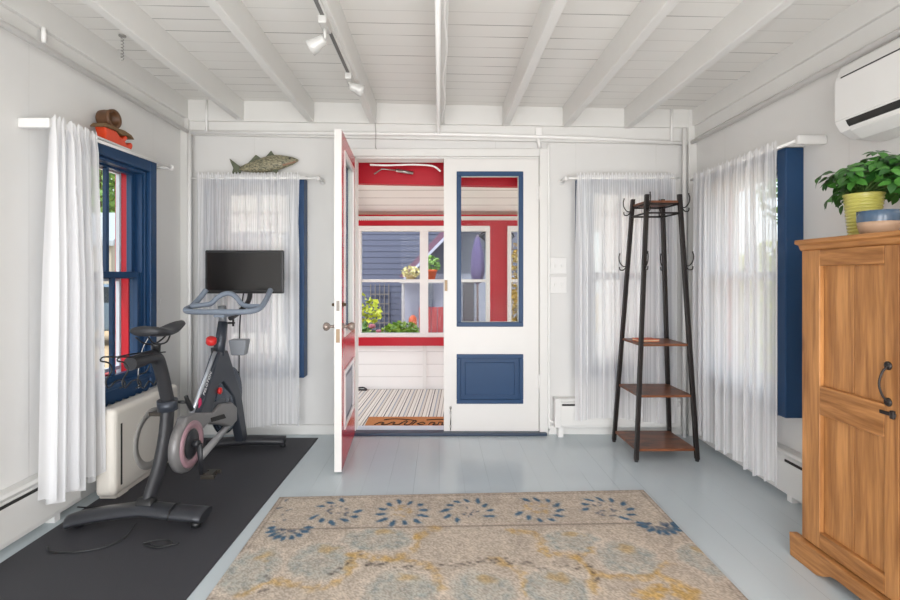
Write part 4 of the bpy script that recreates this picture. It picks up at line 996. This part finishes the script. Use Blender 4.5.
# writing and mark on the frame
fpts = ((214, 352), (188, 419), (205, 414), (213, 386), (218, 382), (222, 386), (231, 398), (241, 442), (248, 441), (240, 394), (224, 350))
sl_x = sum(S2(*p).x for p in fpts)/11+.0275
a, b2 = S3(202.5, 398, sl_x), S3(212, 369, sl_x)
dv = (b2-a).normalized(); nrm = Vector((1, 0, 0)); upv = nrm.cross(dv); c = (a+b2)/2; c.x = sl_x+.0008
Mx = Matrix.Translation(c) @ Matrix(((dv.x, upv.x, nrm.x, 0), (dv.y, upv.y, nrm.y, 0), (dv.z, upv.z, nrm.z, 0), (0, 0, 0, 1)))
obj('writing', text_bm('PELOTON', .031, .0008, Mx), mat('white_lettering', 'E4E4E6', .4), r)
a = S3(200, 402, sl_x)
bm = nb(); pts = [Vector((sl_x, a.y+.012*math.cos(t), a.z+.020*math.sin(t))) for t in [2*PI*k/16 for k in range(16)]]
tube(bm, pts, .0035, 6, closed=True); tube(bm, [Vector((sl_x, a.y-.012, a.z-.028)), Vector((sl_x, a.y+.008, a.z+.014))], .0035, 6)
obj('emblem', bm, mat('emblem_magenta', 'C22A5E', .4), r)
# power cord on the mat
bm = nb(); tube(bm, smooth_path([(-1.36, 2.20, .05), (-1.37, 2.14, .02), (-1.42, 2.08, .010), (-1.52, 2.04, .010), (-1.62, 2.045, .010), (-1.66, 2.08, .010)], 6), .0038, 8); obj('power_cord', bm, BLACK, r)
bm = nb(); tube(bm, smooth_path([(-1.80, 2.44, .01), (-1.74, 2.43, .012), (-1.68, 2.44, .010), (-1.58, 2.43, .0105), (-1.5, 2.42, .0105), (-1.42, 2.44, .0105)], 6), .0035, 8)
tag(obj('electric_cord', bm, BLACK), 'thin black cord crossing the floor beside the left heater', 'cord')
bm = nb(); tube(bm, smooth_path([(-1.25, 2.12, .0105), (-1.21, 2.09, .0105), (-1.15, 2.10, .0105), (-1.17, 2.13, .0105), (-1.23, 2.125, .0145), (-1.27, 2.10, .0105), (-1.19, 2.075, .0105), (-1.12, 2.11, .0105)], 6), .003, 8)
tag(obj('electric_cord', bm, BLACK), 'small loose coil of black cord on the mat beside the bike stabilizer', 'cord')
bm = nb(); tube(bm, smooth_path([(-1.80, 3.18, 1.02), (-1.79, 3.10, .90), (-1.78, 3.02, .80), (-1.785, 2.95, .72), (-1.78, 2.9, .60), (-1.765, 2.88, .50)], 5), .0022, 6)
tag(obj('window_cord', bm, WHITE), 'thin white cord hanging at the left window', 'cord')

# ------------------------------------------------------------------ porch
PW = 5.10
struct('porch_floor', B(-2.6, 2.6, YB+T+.001, PW+.1, -.12, -.02), mat('porch_floor_paint', '8B8E90', .5))
PCEIL = plank_mat('porch_ceiling_boards', 'EDEAE6', '8A7F78', 1, .15, .05, .3, .4)
bm = nb(); hexa(bm, [(-2.6, YB+T, 2.30), (2.6, YB+T, 2.30), (2.6, PW+.25, 1.765), (-2.6, PW+.25, 1.765), (-2.6, YB+T, 2.36), (2.6, YB+T, 2.36), (2.6, PW+.25, 1.825), (-2.6, PW+.25, 1.825)]); struct('porch_ceiling', bm, PCEIL)
bm = nb(); tube(bm, [(-.86, PW-.06, 1.79), (-1.05, 4.4, 2.02)], .02, 4); hexa(bm, [(-.90, 3.95, 2.16), (-.85, 3.95, 2.16), (-.85, PW, 1.74), (-.90, PW, 1.74), (-.90, 3.95, 2.25), (-.85, 3.95, 2.25), (-.85, PW, 1.85), (-.90, PW, 1.85)]); struct('porch_rafter', bm, WHITE)
bm = nb(); hexa(bm, [(-2.4, 3.86, 1.925), (2.4, 3.86, 1.83), (2.4, 3.93, 1.83), (-2.4, 3.93, 1.925), (-2.4, 3.86, 2.24), (2.4, 3.86, 2.24), (2.4, 3.93, 2.215), (-2.4, 3.93, 2.215)])
hexa(bm, [(-2.4, 3.80, 2.10), (2.4, 3.80, 2.10), (2.4, 3.86, 2.10), (-2.4, 3.86, 2.10), (-2.4, 3.80, 2.25), (2.4, 3.80, 2.25), (2.4, 3.86, 2.25), (-2.4, 3.86, 2.25)])
struct('porch_beam', bm, RED)
bm = nb(); tube(bm, smooth_path([(-.52, 3.70, 2.0), (-.40, 3.74, 2.005), (-.2, 3.74, 2.01), (-.05, 3.74, 2.0), (.01, 3.72, 1.955)], 5), .007, 8)
tag(obj('porch_cable', bm, PIPE), 'white cable looping under the red lintel outside the doorway', 'cable')
bm = nb(); tube(bm, [(-.33, 3.78, 1.975), (-.2, 3.79, 1.955)], .012, 10); tube(bm, [(-.33, 3.78, 1.975), (-.44, 3.775, 1.985), (-.50, 3.775, 1.945)], .005, 6)
tag(obj('door_closer', bm, mat('steel', 'A9A7A3', .3, .9)), 'small grey metal door closer under the red lintel', 'door closer')
# porch outer wall: white boarded dado, red sill, glazed windows, red posts
wins = [(-.885, .53), (.71, 1.75), (-2.35, -1.06)]
WB = plank_mat('porch_wall_boards', 'E9E8E6', 'AFAEAC', 2, .13, .03, .3, .5)
bm = nb(); box(bm, -2.6, 2.6, PW, PW+.08, -.02, .44); struct('porch_wall_low', bm, WB)
struct('porch_wall_post', B(-.17, -.13, PW-.012, PW, -.02, .44), TRIM)
bm = nb(); box(bm, -1.06, .95, PW-.05, PW+.08, .44, .525); box(bm, -1.06, .95, PW, PW+.09, 1.68, 1.80)
for a, b in ((-1.06, -.885), (.53, .71)): box(bm, a, b, PW, PW+.08, .525, 1.68)
struct('porch_wall_frame', bm, RED)
bm = nb()
for a, b in ((-2.6, -1.06), (.95, 2.6)): box(bm, a, b, PW-.05, PW+.08, .44, .525); box(bm, a, b, PW, PW+.09, 1.68, 1.80)
for a, b in ((-2.6, -2.35), (1.75, 2.6)): box(bm, a, b, PW, PW+.08, .525, 1.68)
struct('porch_wall_frame', bm, WHITE)
struct('porch_trim', B(-2.6, 2.6, PW-.015, PW, 1.745, 1.78), TRIM)
bm = nb()
for i in range(150): box(bm, -1.5+i*.02, -1.5+i*.02+.010, PW-.025, PW-.015, 1.735, 1.755)
struct('porch_dentil_trim', bm, TRIM)
for i, (a, b) in enumerate(wins):
    r = thing('window_%d' % (5+i), None, None, ((a+b)/2, PW+.04, .525), kind='structure')
    bm = nb(); zz0, zz1 = .525, 1.68
    m_ = a+(b-a)*.515
    for x0, x1 in ((a, a+.075 if i == 0 else a+.04), (b-.04, b), (m_-.043, m_+.043)): box(bm, x0, x1, PW-.02, PW+.06, zz0, zz1)
    box(bm, a, b, PW-.022, PW+.058, zz0, zz0+.04); box(bm, a, b, PW-.022, PW+.058, zz1-.055, zz1); box(bm, a, b, PW-.005, PW+.05, 1.095, 1.125)
    obj('window_frame', bm, WHITE, r, bevel=.003)
    obj('glass', B(a+.03, b-.03, PW+.02, PW+.024, zz0+.03, zz1-.05), GLASS, r)
# striped porch runner and coir doormat
def stripe_mat():
    m = mat('striped_runner', 'D8D6D0', .9); n = m.node_tree; b = n.nodes['Principled BSDF']
    tc = n.nodes.new('ShaderNodeTexCoord'); sp = n.nodes.new('ShaderNodeSeparateXYZ'); n.links.new(tc.outputs['Object'], sp.inputs[0])
    # stripes drift sideways with depth, as the rug lies a little crooked
    f1 = n.nodes.new('ShaderNodeMath'); f1.operation = 'MULTIPLY_ADD'; f1.inputs[1].default_value = -.05; n.links.new(sp.outputs[1], f1.inputs[0]); n.links.new(sp.outputs[0], f1.inputs[2])
    d = n.nodes.new('ShaderNodeMath'); d.operation = 'DIVIDE'; d.inputs[1].default_value = .125; n.links.new(f1.outputs[0], d.inputs[0])
    fr_ = n.nodes.new('ShaderNodeMath'); fr_.operation = 'FRACT'; n.links.new(d.outputs[0], fr_.inputs[0])
    cr = n.nodes.new('ShaderNodeValToRGB'); cr.color_ramp.interpolation = 'CONSTANT'
    st = [(0, '4A4C54'), (.07, 'D2CFC8'), (.30, '8F98A6'), (.38, 'C9C4BC'), (.55, '6A625C'), (.60, 'D6D3CD'), (.82, 'A5A29C'), (.88, 'DAD7D1')]
    e = cr.color_ramp.elements
    while len(e) < len(st): e.new(.5)
    for k, (p, c) in enumerate(st): e[k].position = p; e[k].color = lin(c)
    n.links.new(fr_.outputs[0], cr.inputs[0]); n.links.new(cr.outputs[0], b.inputs['Base Color']); return m
tag(obj('porch_runner', B(-1.2, 1.3, YB+T+.03, PW-.03, -.02, -.012), stripe_mat()), 'striped grey and white rug covering the porch floor', 'rug')
r = thing('doormat', 'brown coir doormat with black script on the porch', 'doormat', (-.17, 3.88, -.012))
obj('mat_base', B(-.575, .18, 3.765, 4.02, -.012, .006), mat('coir', 'B0713F', .95, var=.2, scale=80, bump=.8, bscale=300), r, bevel=.002)
bm = nb()
def scrib(pts): tube(bm, smooth_path([(x, y, .0075) for x, y in pts], 5), .0042, 6)
x = -.50
strokes = [[(-.50, 3.80), (-.46, 3.86), (-.43, 3.84), (-.45, 3.81), (-.41, 3.80), (-.37, 3.86), (-.345, 3.85), (-.36, 3.81), (-.32, 3.80), (-.29, 3.86)],
           [(-.44, 3.92), (-.38, 3.95), (-.28, 3.94), (-.20, 3.91)], [(-.31, 3.80), (-.27, 3.89), (-.25, 3.88), (-.27, 3.80), (-.23, 3.80), (-.20, 3.90), (-.18, 3.89), (-.21, 3.80)],
           [(-.17, 3.82), (-.13, 3.86), (-.11, 3.83), (-.14, 3.80), (-.17, 3.82)], [(-.08, 3.80), (-.06, 3.86), (-.03, 3.84), (-.05, 3.80), (-.01, 3.80), (.0, 3.86), (.03, 3.85), (.02, 3.80), (.06, 3.80), (.09, 3.88), (.11, 3.86), (.09, 3.80), (.14, 3.81)],
           [(-.10, 3.92), (.0, 3.94), (.12, 3.92)]]
for s in strokes: scrib(s)
obj('script_lettering', bm, mat('black_script', '201A16', .9), r)
# small clutter at the foot of the porch wall
bm = nb(); tube(bm, smooth_path([(-.86, 5.03, -.01), (-.80, 5.0, .0), (-.74, 5.02, -.005), (-.78, 5.05, .01), (-.84, 5.02, .012)], 5), .008, 8)
tag(obj('coiled_cord', bm, BLACK), 'black coiled cord lying at the foot of the porch wall', 'cord')

# ------------------------------------------------------------------ outdoors
GZ = -.42
struct('ground', B(-40, 40, -12, 45, GZ-.1, GZ), mat('gravel_ground', 'B79F80', .95, var=.2, scale=1.5))
# pale house walls: exterior shell below our own room (keeps the room off the ground)
struct('foundation', B(XL-T, XR+T, YR, YB+T, GZ, -.121), mat('foundation_grey', '8D8B88', .8))
struct('porch_foundation', B(-2.6, 2.6, YB+T+.001, PW+.08, GZ, -.121), mat('foundation_grey', '8D8B88', .8))
CLAP = plank_mat('lavender_clapboard', '8E93AE', '565A74', 2, .115, .16, .2, .7)
r = thing('neighbour_house', 'lavender clapboard house standing beyond the porch windows', 'house', (-3.0, 10.4, GZ))
bm = nb()
for i in range(46):
    z = GZ+i*.115; hexa(bm, [(-4.5, 9.76, z), (1.6, 9.76, z), (1.6, 10, z), (-4.5, 10, z), (-4.5, 9.772, z+.115), (1.6, 9.772, z+.115), (1.6, 10, z+.115), (-4.5, 10, z+.115)])
obj('wall', bm, mat('lavender_siding', '50566F', .6), r)
bm = nb()
for i in range(7): box(bm, -1.36+i*.045*0-.0, -.98, 9.70, 9.72, .25-.6+i*.19, .27-.6+i*.19)
for i in range(5): box(bm, -1.36+i*.09, -1.345+i*.09, 9.69, 9.71, -.38, 1.0)
obj('lattice', bm, mat('grey_lattice', '6E6A6A', .7), r)
r = thing('garden_cottage', 'low cottage with slanting purple roof edge beyond the porch windows', 'house', (1.0, 8.8, GZ))
obj('wall', B(-.62, 1.9, 8.7, 8.85, GZ, 1.20), mat('pale_lilac_wall', '8D90A6', .6), r)
bm = nb(); prism(bm, [(-.68, 1.20), (1.9, 1.20), (1.9, 3.0), (.42, 2.10)], 8.72, 8.85, lambda a, b, d: (a, d, b)); obj('gable', bm, mat('cottage_grey', '64677C', .7), r)
bm = nb(); prism(bm, [(-.66, 1.15), (-.56, 1.12), (1.9, 3.65), (1.9, 3.90)], 8.1, 8.9, lambda a, b, d: (a, d, b)); obj('roof', bm, mat('roof_plum', '6A4A60', .7), r)
bm = nb(); prism(bm, [(-.59, 1.115), (-.56, 1.085), (1.9, 3.61), (1.9, 3.67)], 8.06, 8.12, lambda a, b, d: (a, d, b)); obj('fascia', bm, mat('fascia_white', 'A9ACC4', .5), r)
obj('window', B(-.30, -.10, 8.66, 8.70, .35, 1.05), mat('window_dark', '5D6277', .2), r)
obj('door', B(.42, .62, 8.66, 8.70, -.35, 1.1), mat('door_dark', '4A4550', .5), r)
GRN = leaf_mat('garden_leaf', '5E8A2A', '9DB946'); GRN2 = leaf_mat('tree_leaf', '4F7A3A', '8FB562'); GRN3 = leaf_mat('yellow_leaf', 'A3B238', 'CBD04C')
BARK = mat('bark', '5C4C40', .9, var=.3)
def bush(label, c, rad, n, size, m, name='garden_bush', cat='bush', flowers=None):
    r = thing(name, label, cat, (c[0], c[1], GZ))
    bm = nb()
    for k in range(7): tube(bm, [(c[0], c[1], GZ), (c[0]+random.uniform(-.6, .6)*rad[0], c[1]+random.uniform(-.6, .6)*rad[1], c[2]+random.uniform(-.2, .5)*rad[2])], .012, 5)
    obj('stems', bm, BARK, r)
    f = obj('foliage', leaves(nb(), n, c, rad, size, shell=.2), m, r); f['kind'] = 'stuff'
    if flowers:
        for p, q, mm in flowers: obj('flower', lathe(nb(), [(0, -q*.6), (q*.7, -q*.4), (q, 0), (q*.7, q*.5), (0, q*.6)], p, 10), mm, r)
    return r
PK = mat('pink_petals', 'C9788A', .7); YL = mat('yellow_petals', 'DAD04A', .7)
bush('bright green leafy bush just outside the middle of the porch window', (-.45, 5.95, .36), (.32, .25, .24), 900, .08, GRN)
bush('green bush with pink and yellow flowers outside the left of the porch window', (-1.02, 6.15, .30), (.24, .25, .32), 800, .07, GRN2, flowers=[((-.80, 5.85, .56), .045, PK), ((-.93, 5.88, .40), .05, PK), ((-.96, 5.86, .62), .05, YL), ((-.72, 5.85, .50), .035, PK)])
bush('yellow green shrub reaching up in front of the lavender clapboard wall', (-1.20, 7.0, .62), (.40, .2, .30), 300, .09, GRN3)
# plant stand with terracotta pot and cream flowers
r = thing('plant_stand', 'grey wooden plant stand outside the porch window holding pots', 'plant stand', (-.2, 6.9, GZ))
SG = mat('stand_grey', 'A9A6AE', .7)
obj('top', B(-.55, .12, 6.8, 7.0, 1.06, 1.10), SG, r)
for x in (-.52, .06):
    for y in (6.82, 6.95): obj('leg', B(x, x+.03, y, y+.03, GZ, 1.06), SG, r)
r = thing('flower_pot', 'terracotta pot of green leaves on the plant stand', 'flower pot', (-.11, 6.9, 1.10), 'pots on the plant stand')
obj('pot', lathe(nb(), [(0, 0), (.05, 0), (.075, .12), (.085, .12), (.085, .15), (.07, .15), (0, .13)], (-.11, 6.9, 1.10), 20), mat('terracotta', 'C5572F', .8), r)
o = obj('foliage', leaves(nb(), 160, (-.11, 6.9, 1.33), (.13, .12, .12), .06, shell=.1), GRN2, r); o['kind'] = 'stuff'
r = thing('flower_pot', 'cream flowers in a low basket on the plant stand', 'flower pot', (-.40, 6.9, 1.10), 'pots on the plant stand')
obj('basket', lathe(nb(), [(0, 0), (.06, 0), (.08, .08), (0, .08)], (-.40, 6.9, 1.10), 16), mat('basket', '8A7650', .9), r)
o = obj('blooms', leaves(nb(), 140, (-.40, 6.9, 1.22), (.13, .1, .09), .05, shell=.1), leaf_mat('cream_bloom', 'E4DCA8', 'B8B070'), r); o['kind'] = 'stuff'
# red garden chair
def adirondack(x, y, label):
    r = thing('garden_chair', label, 'chair', (x, y, GZ)); RC = mat('red_chair_paint', '86101F', .6); WC = mat('white_chair_paint', 'E4E0E0', .5)
    for i in range(5): obj('back_slat', hexa(nb(), [(x-.25+i*.10, y+.2, 0), (x-.16+i*.10, y+.2, 0), (x-.16+i*.10, y+.23, 0), (x-.25+i*.10, y+.23, 0), (x-.27+i*.11, y+.5, .62), (x-.17+i*.11, y+.5, .62), (x-.17+i*.11, y+.53, .62), (x-.27+i*.11, y+.53, .62)]), RC, r)
    obj('seat', hexa(nb(), [(x-.26, y-.25, .0), (x+.26, y-.25, .0), (x+.26, y+.25, -.12), (x-.26, y+.25, -.12), (x-.26, y-.25, .03), (x+.26, y-.25, .03), (x+.26, y+.25, -.09), (x-.26, y+.25, -.09)]), RC, r)
    for s in (-1, 1):
        obj('arm', B(x+s*.30-.05, x+s*.30+.05, y-.3, y+.35, .18, .205), WC, r); obj('leg', B(x+s*.28-.02, x+s*.28+.02, y-.26, y-.18, GZ, .18), WC, r); obj('leg', B(x+s*.28-.02, x+s*.28+.02, y+.25, y+.31, GZ, .18), WC, r)
adirondack(-.08, 8.0, 'red slatted garden chair standing outside beyond the doorway window')
r = thing('lantern', 'small orange lantern on a post among the bushes', 'lantern', (-.36, 6.75, GZ))
obj('post', B(-.37, -.35, 6.74, 6.76, GZ, .44), SG, r); obj('lamp_body', lathe(nb(), [(0, 0), (.05, 0), (.06, .03), (.055, .14), (.02, .18), (0, .18)], (-.36, 6.75, .44), 16), mat('lantern_orange', 'B8502A', .4), r)
# closed purple parasol
r = thing('parasol', 'closed purple parasol seen through the glass of the closed door', 'parasol', (.55, 7.0, GZ))
obj('pole', tube(nb(), [(.55, 7.0, GZ+.06), (.55, 7.0, 1.75)], .016, 10), mat('parasol_pole', '6E5A5E', .5), r)
bm = nb(); prof = [(.02, 1.05), (.065, 1.08), (.085, 1.25), (.07, 1.5), (.03, 1.70), (0, 1.74)]
lathe(bm, prof, (.55, 7.0, 0), 20); 
for i, v in enumerate(bm.verts):
    a = math.atan2(v.co.y-7, v.co.x-.55); k = 1+.18*math.cos(a*6); v.co.x = .55+(v.co.x-.55)*k; v.co.y = 7+(v.co.y-7)*k
obj('canopy', bm, mat('purple_canvas', '5A4C7C', .8), r); obj('base', lathe(nb(), [(0, 0), (.22, 0), (.22, .05), (.04, .07), (0, .07)], (.55, 7.0, GZ), 24), mat('stone_base', '8A8683', .8), r)
# scrolled iron brackets under the porch eave
for x, s, lb in ((.49, -1, 'black scrolled iron bracket left of the red porch post'), (.75, 1, 'black scrolled iron bracket right of the red porch post')):
    bm = nb(); c = Vector((x, PW+.14, 1.58)); pts = [c+Vector((s*(-.0+.055*(1-t/14)*math.cos(t*.9)), 0, .055*(1-t/14)*math.sin(t*.9))) for t in range(12)]
    tube(bm, smooth_path(pts, 3), .009, 6); tube(bm, [c+Vector((-s*.02, 0, .09)), c+Vector((s*.08, 0, .09))], .009, 6); tube(bm, smooth_path([c+Vector((0, 0, -.12)), c+Vector((-s*.02, 0, -.05)), c+Vector((s*.05, 0, 0))], 4), .008, 6)
    tube(bm, [c+Vector((s*.0, -.06, .09)), c+Vector((s*.0, .01, .09))], .007, 6)
    tag(obj('iron_bracket', bm, BLACK), lb, 'bracket', 'iron brackets under the porch eave')
def tree(label, x, y, h, cr, m, n=1600, ls=.22):
    r = thing('garden_tree', label, 'tree', (x, y, GZ))
    bm = nb(); tube(bm, smooth_path([(x, y, GZ), (x+.1, y, h*.35), (x-.05, y+.1, h*.7)], 4), [.16-.012*i for i in range(9)], 10)
    for k in range(7):
        a = k*.9; tube(bm, [(x, y, h*.3+k*.15), (x+cr*.7*math.cos(a), y+cr*.7*math.sin(a), h*.62+.1*k)], [.05, .015], 6)
    obj('trunk', bm, BARK, r)
    f = obj('crown', leaves(nb(), n, (x, y, h*.72), (cr, cr, h*.42), ls, shell=.3), m, r); f['kind'] = 'stuff'
tree('leafy green tree outside the left window behind the shed', -14.3, 20.5, 8.0, 2.9, GRN2, 3000, .32)
tree('tall pale green tree outside the left window beside the car', -19.0, 25.5, 9.0, 3.6, GRN, 2200, .5)
tree('green tree outside the right wall window', 7.6, 8.6, 4.6, 1.9, GRN2, 2400, .2)
tree('green tree outside beyond the red porch post', 2.4, 13.2, 4.5, 1.6, GRN2, 1500, .2)
bush('bright yellow green hedge bush outside the right wall window', (4.2, 6.0, .6), (.8, 1.0, 1.0), 2200, .13, GRN3)
bush('lime green bush with yellow blossoms right of the red porch post', (1.05, 6.9, .9), (.35, .3, .75), 900, .08, leaf_mat('olive_leaf', '7C6A3A', 'C9A23C'))
# shed outside the left window
r = thing('garden_shed', 'small grey gabled shed outside the left window', 'shed', (-11.0, 16.4, GZ))
WD = plank_mat('weathered_boards', 'A8A296', '6F6A60', 1, .16, .06, .3, .8)
bm = nb(); prism(bm, [(15.4, GZ), (17.4, GZ), (17.4, 2.3), (16.4, 3.1), (15.4, 2.3)], -11.6, -10.3, lambda a, b, d: (d, a, b)); obj('wall', bm, WD, r)
bm = nb(); prism(bm, [(15.2, 2.10), (16.4, 3.10), (17.6, 2.10), (17.6, 2.26), (16.4, 3.28), (15.2, 2.26)], -11.7, -10.1, lambda a, b, d: (d, a, b)); obj('roof', bm, mat('shed_roof', '9AA3AB', .7), r)
# car parked outside the left window
def car(x, y, rot, label):
    r = thing('car', label, 'car', (x, y, GZ))
    M = Matrix.Translation((x, y, GZ)); CB = mat('car_blue_grey', '6D8296', .25, .4, coat=.6)
    bm = nb(); prism(bm, [(-2.1, .35), (2.1, .35), (2.15, .6), (2.0, .82), (1.2, .95), (.6, 1.38), (-.9, 1.42), (-1.6, .98), (-2.1, .9)], -.85, .85, lambda a, b, d: (x+a, y+d, GZ+b)); obj('body', bm, CB, r, bevel=.06, seg=3)
    bm = nb(); prism(bm, [(1.0, .98), (.55, 1.32), (-.85, 1.36), (-1.4, 1.0)], -.86, .86, lambda a, b, d: (x+a, y+d, GZ+b)); obj('side_window', bm, mat('car_glass', '27313A', .1), r)
    for a in (-1.3, 1.3):
        for s in (-.8, .8): obj('wheel', lathe(nb(), [(0, -.1), (.2, -.1), (.32, -.08), (.33, 0), (.32, .08), (.2, .1), (0, .1)], (x+a, y+s, GZ+.33), 24, (0, 1, 0)), BLACK, r)
    r.rotation_euler = (0, 0, rot)
    return r
car(-7.9, 11.6, math.radians(35), 'blue grey car parked outside the left window')
# our own roof above the room, keeps the sun off the porch
bm = nb(); hexa(bm, [(-2.3, YR-.1, 2.50), (2.3, YR-.1, 2.50), (2.3, 3.85, 2.50), (-2.3, 3.85, 2.50), (-2.3, YR-.1, 2.56), (2.3, YR-.1, 2.56), (2.3, 3.85, 2.56), (-2.3, 3.85, 2.56)]); struct('roof', bm, mat('roof_grey', '6B6B6B', .9))
